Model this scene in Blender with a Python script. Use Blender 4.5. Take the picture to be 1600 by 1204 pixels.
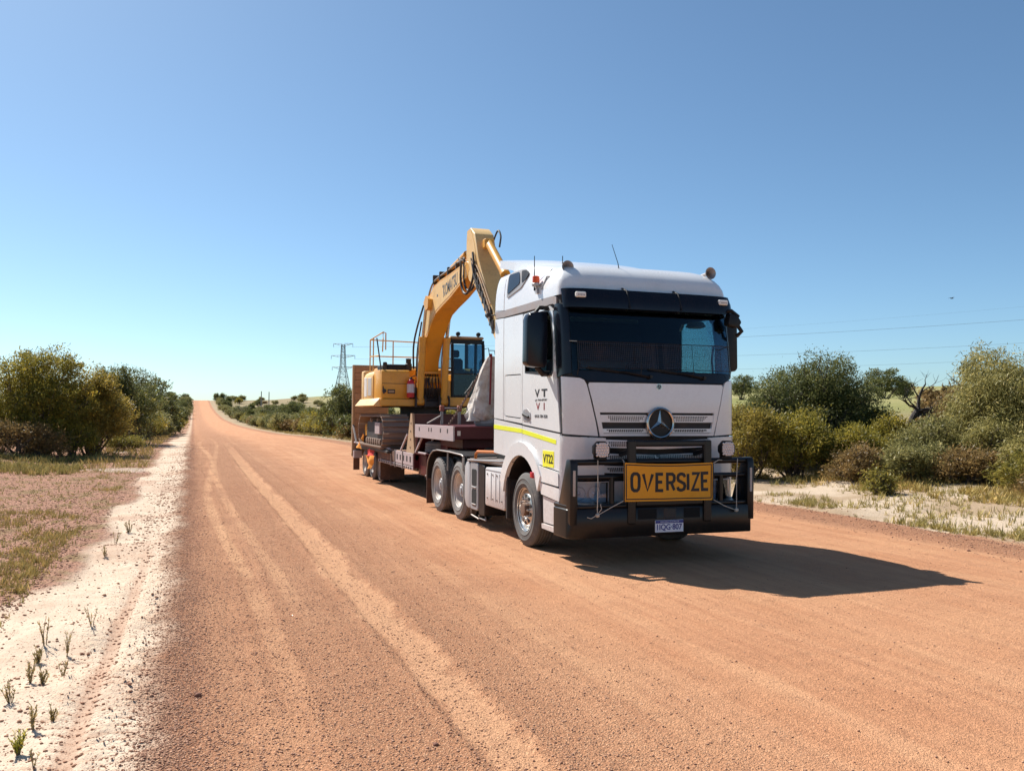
import bpy, bmesh, math, random
import numpy as np
from mathutils import Vector, Matrix
from mathutils.geometry import delaunay_2d_cdt
rad = math.radians
scene = bpy.context.scene
for o in list(bpy.data.objects):
    bpy.data.objects.remove(o, do_unlink=True)
COL = scene.collection

# ---------------------------------------------------------------- camera
YAW, PITCH, ROLL, CAM_H = rad(20.08), rad(1.856), rad(0.387), 1.847
cam_data = bpy.data.cameras.new('camera')
cam = bpy.data.objects.new('camera', cam_data)
COL.objects.link(cam)
fw = Vector((math.sin(YAW)*math.cos(PITCH), math.cos(YAW)*math.cos(PITCH), math.sin(PITCH)))
rt = Vector((math.cos(YAW), -math.sin(YAW), 0))
up = rt.cross(fw)
r2 = rt*math.cos(ROLL) + up*math.sin(ROLL)
u2 = -rt*math.sin(ROLL) + up*math.cos(ROLL)
cam.matrix_world = Matrix(((r2.x, u2.x, -fw.x, 0), (r2.y, u2.y, -fw.y, 0), (r2.z, u2.z, -fw.z, CAM_H), (0, 0, 0, 1)))
cam_data.sensor_fit = 'HORIZONTAL'
cam_data.sensor_width = 36.0
cam_data.lens = 36.0*1361.0/1600.0
cam_data.clip_end = 9000
scene.camera = cam

# ---------------------------------------------------------------- sky, sun, exposure
SUN = Vector((-0.39, 0.78, 1.0)).normalized()          # towards the sun
SUN_EL = math.asin(SUN.z)
world = bpy.data.worlds.new('World')
scene.world = world
world.use_nodes = True
wn = world.node_tree
wn.nodes.clear()
sky = wn.nodes.new('ShaderNodeTexSky')
sky.sky_type = 'NISHITA'
sky.sun_disc = False
sky.sun_elevation = SUN_EL
sky.sun_rotation = math.atan2(SUN.x, SUN.y)
sky.altitude = 0
sky.air_density = 0.7
sky.dust_density = 0.6
sky.ozone_density = 5.0
bg = wn.nodes.new('ShaderNodeBackground')
bg.inputs['Strength'].default_value = 0.10
wo = wn.nodes.new('ShaderNodeOutputWorld')
tint = wn.nodes.new('ShaderNodeMix')
tint.data_type = 'RGBA'; tint.blend_type = 'MULTIPLY'
tint.inputs[0].default_value = 1.0
tint.inputs[7].default_value = (.90, 1.0, .92, 1)          # cooler white balance for the whole sky
wn.links.new(sky.outputs['Color'], tint.inputs[6])
wn.links.new(tint.outputs[2], bg.inputs['Color'])
wn.links.new(bg.outputs['Background'], wo.inputs['Surface'])
sl = bpy.data.lights.new('sun', 'SUN')
sl.energy = 5.0
sl.angle = rad(0.53)
sl.color = (1.0, 0.955, 0.88)
so = bpy.data.objects.new('sun', sl)
so.rotation_euler = (-SUN).to_track_quat('-Z', 'Y').to_euler()
so.location = SUN*60
COL.objects.link(so)
vs = scene.view_settings
vs.view_transform = 'Standard'
vs.look = 'None'
vs.gamma = 1.0
vs.use_curve_mapping = False
vs.exposure = 0.60
scene.render.engine = 'CYCLES'
scene.render.resolution_x, scene.render.resolution_y = 1024, 770
cy = scene.cycles
cy.max_bounces = 8
cy.transparent_max_bounces = 12
cy.diffuse_bounces = 3
cy.glossy_bounces = 4
cy.caustics_reflective = cy.caustics_refractive = False

# ---------------------------------------------------------------- helpers
rng = random.Random(7)

def cr(pts, n=5):
    """Catmull-Rom smoothing of a hose path"""
    P = [Vector(p) for p in pts]; P = [P[0]*2-P[1]]+P+[P[-1]*2-P[-2]]; out = []
    for i in range(1, len(P)-2):
        a, b, c, d = P[i-1], P[i], P[i+1], P[i+2]
        for k in range(n):
            t = k/n; out.append((b*2+(c-a)*t+(a*2-b*5+c*4-d)*t*t+(b*3-a-c*3+d)*t**3)*.5)
    return out+[P[-2]]

class MB:
    """collects geometry for ONE mesh object"""
    def __init__(s):
        s.v = []; s.f = []
    def add(s, vs_, fs_, M=None):
        b = len(s.v)
        if M is not None:
            vs_ = [M @ Vector(p) for p in vs_]
        s.v += [tuple(p) for p in vs_]
        s.f += [tuple(i+b for i in f) for f in fs_]
        return s
    def box(s, x0, x1, y0, y1, z0, z1, c=0.0, M=None):
        if x1 < x0: x0, x1 = x1, x0
        if y1 < y0: y0, y1 = y1, y0
        if z1 < z0: z0, z1 = z1, z0
        c = min(c, .45*(x1-x0), .45*(y1-y0), .45*(z1-z0))
        if c <= 0:
            v = [(x, y, z) for x in (x0, x1) for y in (y0, y1) for z in (z0, z1)]
            f = [(0,1,3,2),(4,6,7,5),(0,4,5,1),(2,3,7,6),(0,2,6,4),(1,5,7,3)]
            return s.add(v, f, M)
        X = ((x0, x0+c), (x1, x1-c)); Y = ((y0, y0+c), (y1, y1-c)); Z = ((z0, z0+c), (z1, z1-c))
        v = []; idx = {}
        for i in (0,1):
            for j in (0,1):
                for k in (0,1):
                    idx[i,j,k,0] = len(v); v.append((X[i][0], Y[j][1], Z[k][1]))
                    idx[i,j,k,1] = len(v); v.append((X[i][1], Y[j][0], Z[k][1]))
                    idx[i,j,k,2] = len(v); v.append((X[i][1], Y[j][1], Z[k][0]))
        f = []
        q = ((0,0),(1,0),(1,1),(0,1))
        for i in (0,1):
            f.append([idx[i,a,b,0] for a,b in q]); f.append([idx[a,i,b,1] for a,b in q]); f.append([idx[a,b,i,2] for a,b in q])
        for a in (0,1):
            for b in (0,1):
                f.append([idx[a,b,0,0], idx[a,b,1,0], idx[a,b,1,1], idx[a,b,0,1]])
                f.append([idx[a,0,b,0], idx[a,1,b,0], idx[a,1,b,2], idx[a,0,b,2]])
                f.append([idx[0,a,b,1], idx[1,a,b,1], idx[1,a,b,2], idx[0,a,b,2]])
        for i in (0,1):
            for j in (0,1):
                for k in (0,1):
                    f.append([idx[i,j,k,0], idx[i,j,k,1], idx[i,j,k,2]])
        return s.add(v, f, M)
    def bar(s, a, b, w, h, c=0.0, up=(0,0,1)):
        """rectangular bar from a to b, w across, h along up"""
        a, b, up = Vector(a), Vector(b), Vector(up)
        d = (b-a); L = d.length; d = d/L
        r = d.cross(up)
        if r.length < 1e-5: r = d.cross(Vector((1,0,0)))
        r.normalize(); u = r.cross(d)
        M = Matrix(((r.x, d.x, u.x, a.x), (r.y, d.y, u.y, a.y), (r.z, d.z, u.z, a.z), (0,0,0,1)))
        return s.box(-w/2, w/2, 0, L, -h/2, h/2, c, M)
    def prism(s, poly, axis, a0, a1, M=None):
        """polygon in the other two axes (cyclic order kept x,y,z) swept along axis"""
        n = len(poly)
        def P(p, a):
            return {'x': (a, p[0], p[1]), 'y': (p[0], a, p[1]), 'z': (p[0], p[1], a)}[axis]
        v = [P(p, a0) for p in poly] + [P(p, a1) for p in poly]
        f = [tuple(range(n)), tuple(range(2*n-1, n-1, -1))]
        f += [(i, (i+1) % n, n+(i+1) % n, n+i) for i in range(n)]
        return s.add(v, f, M)
    def tube(s, pts, r, n=8, closed=False, caps=True):
        pts = [Vector(p) for p in pts]; m = len(pts)
        rs = r if isinstance(r, (list, tuple)) else [r]*m
        v = []; f = []
        nrm = None
        for i, p in enumerate(pts):
            if closed: t = pts[(i+1) % m]-pts[i-1]
            else: t = pts[min(i+1, m-1)]-pts[max(i-1, 0)]
            t.normalize()
            if nrm is None:
                nrm = t.cross(Vector((0,0,1)))
                if nrm.length < .05: nrm = t.cross(Vector((1,0,0)))
            else:
                nrm = nrm - t*nrm.dot(t)
                if nrm.length < 1e-6: nrm = t.orthogonal()
            nrm.normalize(); b = t.cross(nrm)
            for k in range(n):
                a = 2*math.pi*k/n
                v.append(p + (nrm*math.cos(a)+b*math.sin(a))*rs[i])
        for i in range(m if closed else m-1):
            j = (i+1) % m
            for k in range(n):
                k2 = (k+1) % n
                f.append((i*n+k, i*n+k2, j*n+k2, j*n+k))
        if caps and not closed:
            f.append(tuple(range(n))[::-1]); f.append(tuple(range((m-1)*n, m*n)))
        return s.add(v, f)
    def lathe(s, prof, o=(0,0,0), ax='x', n=32, closed=False, cap=True):
        """prof: (radius, height along axis)"""
        o = Vector(o); v = []; f = []; m = len(prof)
        for r, h in prof:
            for k in range(n):
                a = 2*math.pi*k/n; c, d = r*math.cos(a), r*math.sin(a)
                v.append(o+Vector({'x': (h, c, d), 'y': (c, h, d), 'z': (c, d, h)}[ax]))
        for i in range(m if closed else m-1):
            j = (i+1) % m
            for k in range(n):
                k2 = (k+1) % n
                f.append((i*n+k, i*n+k2, j*n+k2, j*n+k))
        if not closed and cap:
            if prof[0][0] > 1e-4: f.append(tuple(range(n))[::-1])
            if prof[-1][0] > 1e-4: f.append(tuple(range((m-1)*n, m*n)))
        return s.add(v, f)
    def cyl(s, a, b, r, n=16, r1=None):
        return s.tube([a, b], [r, r if r1 is None else r1], n)
    def mesh(s, name, ang=35, bevel=0.0, seg=1, off=(0,0,0), weld=True):
        me = bpy.data.meshes.new(name)
        me.from_pydata([(p[0]-off[0], p[1]-off[1], p[2]-off[2]) for p in s.v], [], s.f)
        bm = bmesh.new(); bm.from_mesh(me)
        if weld: bmesh.ops.remove_doubles(bm, verts=bm.verts, dist=1e-5)
        bmesh.ops.recalc_face_normals(bm, faces=bm.faces)
        if bevel > 0:
            es = [e for e in bm.edges if len(e.link_faces) == 2 and e.calc_face_angle(0) > rad(28)]
            bmesh.ops.bevel(bm, geom=es, offset=bevel, segments=seg, profile=.5, affect='EDGES', clamp_overlap=True)
        bm.to_mesh(me); bm.free()
        me.shade_smooth()
        me.set_sharp_from_angle(angle=rad(ang))
        return me
    def build(s, name, mat, parent=None, off=None, **k):
        if off is None: off = parent_off(parent)
        me = s.mesh(name, off=off, **k)
        return link(name, me, mat, parent)

OFF = {}
def parent_off(p):
    while p is not None:
        if p.name in OFF: return OFF[p.name]
        p = p.parent
    return (0,0,0)
def link(name, me, mat, parent=None):
    o = bpy.data.objects.new(name, me)
    COL.objects.link(o)
    if mat is not None and not me.materials: me.materials.append(mat)
    if parent is not None: o.parent = parent
    return o
def tag(o, label=None, cat=None, group=None, kind=None):
    if label: o['label'] = label
    if cat: o['category'] = cat
    if group: o['group'] = group
    if kind: o['kind'] = kind
    return o
def empty(name, loc, label, cat, group=None, off=None):
    o = bpy.data.objects.new(name, None)
    o.empty_display_size = .2
    o.location = loc
    COL.objects.link(o)
    if off is not None: OFF[o.name] = off
    return tag(o, label, cat, group)
def copy_tree(o, parent=None):
    c = o.copy(); COL.objects.link(c); c.parent = parent
    for ch in list(o.children): copy_tree(ch, c)
    return c
def mesh_np(name, V, F4=None, F3=None, mat=None):
    """fast mesh from numpy arrays"""
    me = bpy.data.meshes.new(name)
    nq = 0 if F4 is None else len(F4); nt = 0 if F3 is None else len(F3)
    me.vertices.add(len(V)); me.vertices.foreach_set('co', np.asarray(V, np.float32).ravel())
    loops = np.concatenate([a.ravel() for a in (F4, F3) if a is not None and len(a)]).astype(np.int32)
    me.loops.add(len(loops)); me.loops.foreach_set('vertex_index', loops)
    me.polygons.add(nq+nt)
    st = np.concatenate([np.arange(nq)*4, nq*4+np.arange(nt)*3]).astype(np.int32)
    me.polygons.foreach_set('loop_start', st)
    me.update(calc_edges=True)
    me.validate()
    if mat: me.materials.append(mat)
    return me

# ---- node helper
class NT:
    def __init__(s, name):
        s.m = bpy.data.materials.new(name); s.m.use_nodes = True
        s.t = s.m.node_tree; s.t.nodes.clear()
        s.out = s.t.nodes.new('ShaderNodeOutputMaterial')
    def n(s, typ, ins=None, **props):
        nd = s.t.nodes.new(typ)
        for k, v in props.items(): setattr(nd, k, v)
        if ins:
            for k, v in ins.items(): s.put(nd.inputs[k], v)
        return nd
    def put(s, sock, v):
        if isinstance(v, bpy.types.NodeSocket): s.t.links.new(v, sock)
        elif isinstance(v, (tuple, list)) and sock.type == 'RGBA': sock.default_value = (*v[:3], 1)
        elif isinstance(v, (int, float)) and sock.type == 'RGBA': sock.default_value = (v, v, v, 1)
        else: sock.default_value = v
    def math(s, op, a, b=0.0, c=0.0, clamp=False):
        nd = s.n('ShaderNodeMath', {0: a, 1: b, 2: c}, operation=op); nd.use_clamp = clamp
        return nd.outputs[0]
    def mix(s, f, a, b, blend='MIX'):
        nd = s.t.nodes.new('ShaderNodeMix'); nd.data_type = 'RGBA'; nd.blend_type = blend
        s.put(nd.inputs[0], f); s.put(nd.inputs[6], a); s.put(nd.inputs[7], b)
        return nd.outputs[2]
    def noise(s, scale, vec=None, detail=3.0, rough=.55, dist=0.0):
        nd = s.n('ShaderNodeTexNoise', {'Scale': scale, 'Detail': detail, 'Roughness': rough, 'Distortion': dist})
        if vec is not None: s.put(nd.inputs['Vector'], vec)
        return nd.outputs['Fac']
    def vor(s, scale, vec=None, out='Distance', rnd=1.0, feature='F1'):
        nd = s.n('ShaderNodeTexVoronoi', {'Scale': scale, 'Randomness': rnd}, feature=feature)
        if vec is not None: s.put(nd.inputs['Vector'], vec)
        return nd.outputs[out]
    def ss(s, x, a, b, lo=0.0, hi=1.0):
        nd = s.n('ShaderNodeMapRange', {'Value': x, 'From Min': a, 'From Max': b, 'To Min': lo, 'To Max': hi}, interpolation_type='SMOOTHSTEP')
        return nd.outputs[0]
    def pos(s): return s.n('ShaderNodeNewGeometry').outputs['Position']
    def obj(s): return s.n('ShaderNodeTexCoord').outputs['Object']
    def attr(s, name, out='Fac'): return s.n('ShaderNodeAttribute', attribute_name=name).outputs[out]
    def bump(s, h, strength=.3, dist=.02, nrm=None):
        ins = {'Height': h, 'Strength': strength, 'Distance': dist}
        if nrm is not None: ins['Normal'] = nrm
        return s.n('ShaderNodeBump', ins).outputs[0]
    def bsdf(s, col, rough=.5, metal=0.0, nrm=None, **kw):
        ins = {'Base Color': col, 'Roughness': rough, 'Metallic': metal}
        if nrm is not None: ins['Normal'] = nrm
        ins.update(kw)
        return s.n('ShaderNodeBsdfPrincipled', ins).outputs[0]
    def done(s, sh):
        s.t.links.new(sh, s.out.inputs['Surface']); return s.m

def paint(name, col, rough=.35, metal=0.0, dirt=.25, dcol=(.36,.2,.12), scale=3.0, coat=0.0, bump=0.0, spec=.5, splash=0.0):
    g = NT(name); p = g.obj()
    a = g.noise(scale, p, 6, .65); b = g.noise(scale*9, p, 4, .6)
    m = g.ss(g.math('ADD', g.math('MULTIPLY', a, .7), g.math('MULTIPLY', b, .3)), .45, .75, 0, dirt)
    if splash:      # road dust thrown up by the wheels: ragged film on the lowest panels
        zz = g.n('ShaderNodeSeparateXYZ', {0: p}).outputs[2]
        zz = g.math('ADD', zz, g.math('MULTIPLY', g.math('SUBTRACT', a, .5), 1.1))
        m = g.math('MAXIMUM', m, g.math('MULTIPLY', g.ss(zz, 1.15, .30), g.ss(b, .25, .65, splash*.5, splash)))
    v = g.mix(g.ss(b, .3, .7, 0, .12), col, tuple(c*.8 for c in col))
    c = g.mix(m, v, dcol)
    ro = g.math('ADD', g.math('MULTIPLY', m, .5), rough, clamp=True)
    kw = {'Specular IOR Level': spec}
    if coat: kw['Coat Weight'] = coat; kw['Coat Roughness'] = .08
    nrm = g.bump(b, bump, .01) if bump else None
    return g.done(g.bsdf(c, ro, metal, nrm, **kw))

MAT = {}
M_ = MAT
M_['white'] = paint('white_paint', (.80,.80,.80), .25, dirt=.13, coat=.5, splash=.45)
M_['white2'] = paint('white_panel_dusty', (.72,.72,.72), .35, dirt=.25, splash=.5)
M_['grey'] = paint('grey_plastic', (.30,.30,.31), .5, dirt=.25)
M_['midgrey'] = paint('mid_grey_trim', (.42,.42,.43), .45, dirt=.25)
M_['black'] = paint('black_plastic', (.010,.010,.011), .45, dirt=.08, spec=.3)
M_['barblack'] = paint('bullbar_black', (.010,.0095,.0095), .30, dirt=.22, dcol=(.10,.055,.035), scale=2, spec=.35)
M_['navy'] = paint('visor_tint', (.006,.008,.015), .22, dirt=.03, spec=.3)
M_['rubber'] = paint('tyre_rubber', (.11,.106,.10), .85, dirt=.85, dcol=(.30,.26,.23), scale=5)
M_['rubberold'] = paint('tyre_rubber_dusty', (.17,.16,.15), .88, dirt=.85, dcol=(.36,.30,.26), scale=5)
M_['alloy'] = paint('polished_alloy', (.62,.60,.57), .28, .85, dirt=.5, dcol=(.30,.19,.13), scale=8)
M_['rimdust'] = paint('dusty_rim', (.66,.60,.54), .45, .2, dirt=.6, dcol=(.40,.24,.15), scale=5)
M_['steel'] = paint('bare_steel', (.28,.26,.25), .45, .7, dirt=.5, scale=6)
M_['dark'] = paint('dark_chassis', (.03,.028,.027), .6, dirt=.6, dcol=(.14,.08,.055))
M_['maroon'] = paint('maroon_paint', (.075,.010,.014), .38, dirt=.25, dcol=(.18,.07,.045), scale=2.2, spec=.2)
M_['maroonside'] = paint('maroon_paint_dusty', (.11,.028,.03), .42, dirt=.9, dcol=(.36,.25,.23), scale=1.4)
M_['yellow'] = paint('machine_yellow', (.74,.345,.035), .42, dirt=.55, dcol=(.38,.19,.07), scale=2.5, coat=.15)
M_['fade_lit'] = paint('machine_yellow_faded_lit', (.78,.50,.20), .5, dirt=.6, dcol=(.48,.27,.12), scale=2.5)  # faded yellow made paler still: sunlit look put into the colour
M_['track'] = paint('track_steel', (.26,.18,.135), .65, .1, dirt=.8, dcol=(.26,.16,.11), scale=6, bump=.3)
M_['hose'] = paint('hydraulic_hose', (.02,.018,.017), .5, dirt=.4)
M_['chrome'] = paint('chrome_rod', (.6,.58,.55), .2, 1.0, dirt=.25)
M_['red'] = paint('red_paint', (.52,.012,.02), .4, dirt=.15)
M_['orangelens'] = paint('orange_lens', (.75,.09,.01), .2, dirt=.1)
M_['redlens'] = paint('red_lens', (.55,.02,.03), .2, dirt=.1)
M_['orangeflag'] = paint('orange_flag', (.80,.30,.03), .8, dirt=.2)
M_['redflag'] = paint('red_flag', (.62,.03,.02), .8, dirt=.2)
M_['flap'] = paint('mud_flap', (.11,.055,.035), .8, dirt=.95, dcol=(.30,.15,.09), scale=3)
M_['yelltape'] = paint('reflective_tape', (.78,.82,.02), .5, dirt=.08)
M_['yelllabel'] = paint('yellow_label', (.85,.80,.03), .5, dirt=.05)
M_['ink'] = paint('black_lettering', (.012,.012,.012), .55, dirt=.05)
M_['greyink'] = paint('grey_lettering', (.10,.10,.10), .55, dirt=.05)
M_['signpaint'] = paint('oversize_sign_cloth', (.82,.36,.02), .75, dirt=.22, dcol=(.5,.22,.04), scale=5)
M_['plate'] = paint('number_plate', (.78,.80,.85), .4, dirt=.1)
M_['plateblue'] = paint('plate_blue', (.03,.045,.25), .4, dirt=.05)
M_['rope'] = paint('rope', (.55,.50,.42), .9, dirt=.3)
M_['seat'] = paint('seat_cloth', (.03,.03,.035), .9, dirt=.1)
M_['inside'] = paint('cab_lining', (.035,.034,.035), .9, dirt=.1)
M_['strap'] = paint('red_strap', (.22,.02,.025), .8, dirt=.2)
M_['bluegrey'] = paint('blue_grey_steel', (.06,.075,.10), .5, dirt=.3)

def glass(name, tint, refl=1.0, rough=.0):
    g = NT(name)
    tr = g.n('ShaderNodeBsdfTransparent', {'Color': tint}).outputs[0]
    gl = g.n('ShaderNodeBsdfGlossy', {'Color': (.9,.93,1), 'Roughness': rough}).outputs[0]
    fr = g.n('ShaderNodeFresnel', {'IOR': 1.5}).outputs[0]
    mx = g.n('ShaderNodeMixShader', {0: g.math('MULTIPLY', fr, refl), 1: tr, 2: gl}).outputs[0]
    return g.done(mx)
M_['glass'] = glass('windscreen_glass', (.46,.62,.66), .5)
M_['glass3'] = glass('side_window_glass', (.80,.95,.95), .5)
M_['glass2'] = glass('machine_cab_glass', (.36,.52,.60), .7)
M_['lens'] = glass('lamp_lens', (.85,.9,.95), 1.2)
def canvas(name, c1, c2):
    g = NT(name); p = g.obj()
    a = g.noise(7, p, 6, .6, .8); b = g.noise(60, p, 2)
    return g.done(g.bsdf(g.mix(g.ss(a, .35, .7), c1, c2), .9, 0, g.bump(g.math('ADD', a, g.math('MULTIPLY', b, .15)), .5, .05)))
M_['canvas'] = canvas('dusty_white_canvas', (.62,.58,.53), (.46,.38,.32))
def wood(name):
    g = NT(name); p = g.obj()
    mp = g.n('ShaderNodeMapping', {'Vector': p, 'Scale': (1.2, 6, 22)}).outputs[0]
    a = g.noise(2.0, mp, 6, .6, .6)
    rnd = g.n('ShaderNodeObjectInfo').outputs['Random']
    c = g.mix(g.ss(a, .3, .7), (.42,.235,.13), (.27,.14,.08))
    c = g.mix(g.math('MULTIPLY', rnd, .4), c, (.50,.33,.22))
    return g.done(g.bsdf(c, .85, 0, g.bump(a, .4, .02)))
M_['wood'] = wood('weathered_timber')
def mirrorglass():
    g = NT('mirror_glass'); return g.done(g.bsdf((.75,.8,.82), .03, 1.0))
M_['mirror'] = mirrorglass()
# ---------------------------------------------------------------- terrain
def smooth(a, b, x):
    t = np.clip((x-a)/(b-a), 0, 1); return t*t*(3-2*t)
def vnoise(x, y, seed=0):
    """value noise, numpy"""
    xi = np.floor(x).astype(np.int64); yi = np.floor(y).astype(np.int64)
    fx = x-xi; fy = y-yi; fx = fx*fx*(3-2*fx); fy = fy*fy*(3-2*fy)
    def h(a, b):
        n = (a*374761393 + b*668265263 + seed*974711) & 0x7fffffff
        n = ((n ^ (n >> 13))*1274126177) & 0x7fffffff
        return ((n ^ (n >> 16)) & 0xffff)/65535.0
    return (h(xi, yi)*(1-fx)+h(xi+1, yi)*fx)*(1-fy) + (h(xi, yi+1)*(1-fx)+h(xi+1, yi+1)*fx)*fy
PY = np.array([-200, 0, 30, 45, 70, 95, 140, 190, 262, 320, 370, 420, 462, 500, 530, 560, 600, 750, 1000, 2600.])
PZ = np.array([0, 0, 0, .16, -.05, -.45, -.75, -.85, -.45, .55, 1.75, 3.3, 4.9, 6.9, 8.2, 8.7, 8.5, 5, 0, -10.])
_pt = np.arange(-200, 2600, 2.0)
_pz = np.interp(_pt, PY, PZ)
_k = np.exp(-np.linspace(-2.5, 2.5, 13)**2); _k /= _k.sum()
_pz = np.convolve(np.pad(_pz, 6, mode='edge'), _k, mode='valid')
def height(X, Y, fine=True):
    X = np.asarray(X, float); Y = np.asarray(Y, float)
    z = np.interp(Y, _pt, _pz)
    right = np.clip(X-24, 0, 250)
    z = z + .056*right*smooth(24, 80, X) - .05*np.clip(X-300, 0, 1000) + .25*smooth(11.5, 20, X)
    z = z + .55*smooth(-3, -10, X) + .012*np.clip(-X-10, 0, 160)
    off = smooth(12, 30, X)+smooth(-3, -14, X)
    z = z + off*((vnoise(X/9, Y/9, 3)-.5)*.35) + np.clip(off, 0, 1)*(vnoise(X/60, Y/60, 5)-.5)*1.4*smooth(40, 120, np.hypot(X, Y))
    if fine:
        near = smooth(60, 25, Y)
        verge = smooth(-.1, -.6, X)+smooth(11.0, 11.8, X)
        z = z + verge*((vnoise(X*1.1, Y*1.1, 9)-.5)*.10 + (vnoise(X*3, Y*3, 11)-.5)*.022)
        # graded windrow of loose gravel along both edges
        e = X+.15+(vnoise(X*0, Y*.5, 2)-.5)*.18
        z = z + .030*np.exp(-(e/.16)**2)*(.5+vnoise(X*8, Y*8, 4))
        e = X+2.7*smooth(26, 44, Y)-10.9+(vnoise(X*0, Y*.4, 6)-.5)*.35
        z = z + .045*np.exp(-(e/.28)**2)*(.4+vnoise(X*6, Y*6, 4))
        # wheel tracks pressed into the road
        road = smooth(-.1, .2, X)*smooth(11, 10.6, X)
        z = z + road*(vnoise(X*.9, Y*.09, 21)-.5)*.02
        wav = (vnoise(X*0, Y*.12, 8)-.5)*.12
        d = X-1.64-wav*.4
        z = z - .020*smooth(.19, .12, np.abs(d))*near
        z = z + .016*(np.exp(-((d-.22)/.05)**2)+np.exp(-((d+.20)/.045)**2))*near*(.6+.8*vnoise(X*5, Y*3, 14))
        for c, w, a in ((.55, .13, .010), (2.35, .16, .007), (3.3, .2, .006), (7.9, .2, .008), (9.4, .2, .01)):
            d = X-c-(vnoise(X*0, Y*.10, int(c*10))-.5)*.3
            z = z - a*smooth(w, w*.6, np.abs(d))*near + a*.7*np.exp(-((np.abs(d)-w*1.15)/.04)**2)*near
        z = z + road*near*((vnoise(X*16, Y*3, 31)-.5)*.004 + (vnoise(X*24, Y*24, 33)-.5)*.004)
        # tyre print pressed through the sand on the left edge: groove with ribs on both sides
        c = -.60+(Y-5)*.012
        d = X-c
        env = smooth(14, 9, Y)*smooth(2, 3.5, Y)
        ribs = np.maximum(0, np.sin(2*np.pi*(Y-np.abs(d)*.25+(vnoise(X*3, Y*1.5, 51)-.5)*.06)/.115))*smooth(.12, .40, vnoise(X*2.2, Y*1.1, 52))
        z = z + env*(-.016*np.exp(-(d/.05)**2) + .034*ribs*smooth(.05, .09, np.abs(d))*smooth(.34, .20, np.abs(d))*(.6+.6*vnoise(X*9, Y*9, 17)))
    return z
def hz(x, y): return float(height(np.array([x]), np.array([y]))[0])

def steps(*segs):
    out = []
    for a, b, s in segs: out.append(np.linspace(a, b, max(1, int(round((b-a)/s))), endpoint=False))
    out.append(np.array([segs[-1][1]])); return np.concatenate(out)
gx = steps((-700,-60,40), (-60,-14,2.5), (-14,-3,.4), (-3,2.4,.036), (2.4,11.6,.14), (11.6,22,.35), (22,60,2), (60,340,12), (340,1300,60))
gy = steps((-40,3,1.2), (3,15,.04), (15,24,.12), (24,44,.4), (44,120,2), (120,640,8), (640,2600,70))
GX, GY = np.meshgrid(gx, gy)
GZ = height(GX, GY)
gv = np.stack([GX, GY, GZ], -1).reshape(-1, 3)
nx, ny = len(gx), len(gy)
ii = (np.arange(ny-1)[:, None]*nx + np.arange(nx-1)[None, :])
gf = np.stack([ii, ii+1, ii+nx+1, ii+nx], -1)
xc = (gx[1:]+gx[:-1])/2

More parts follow.
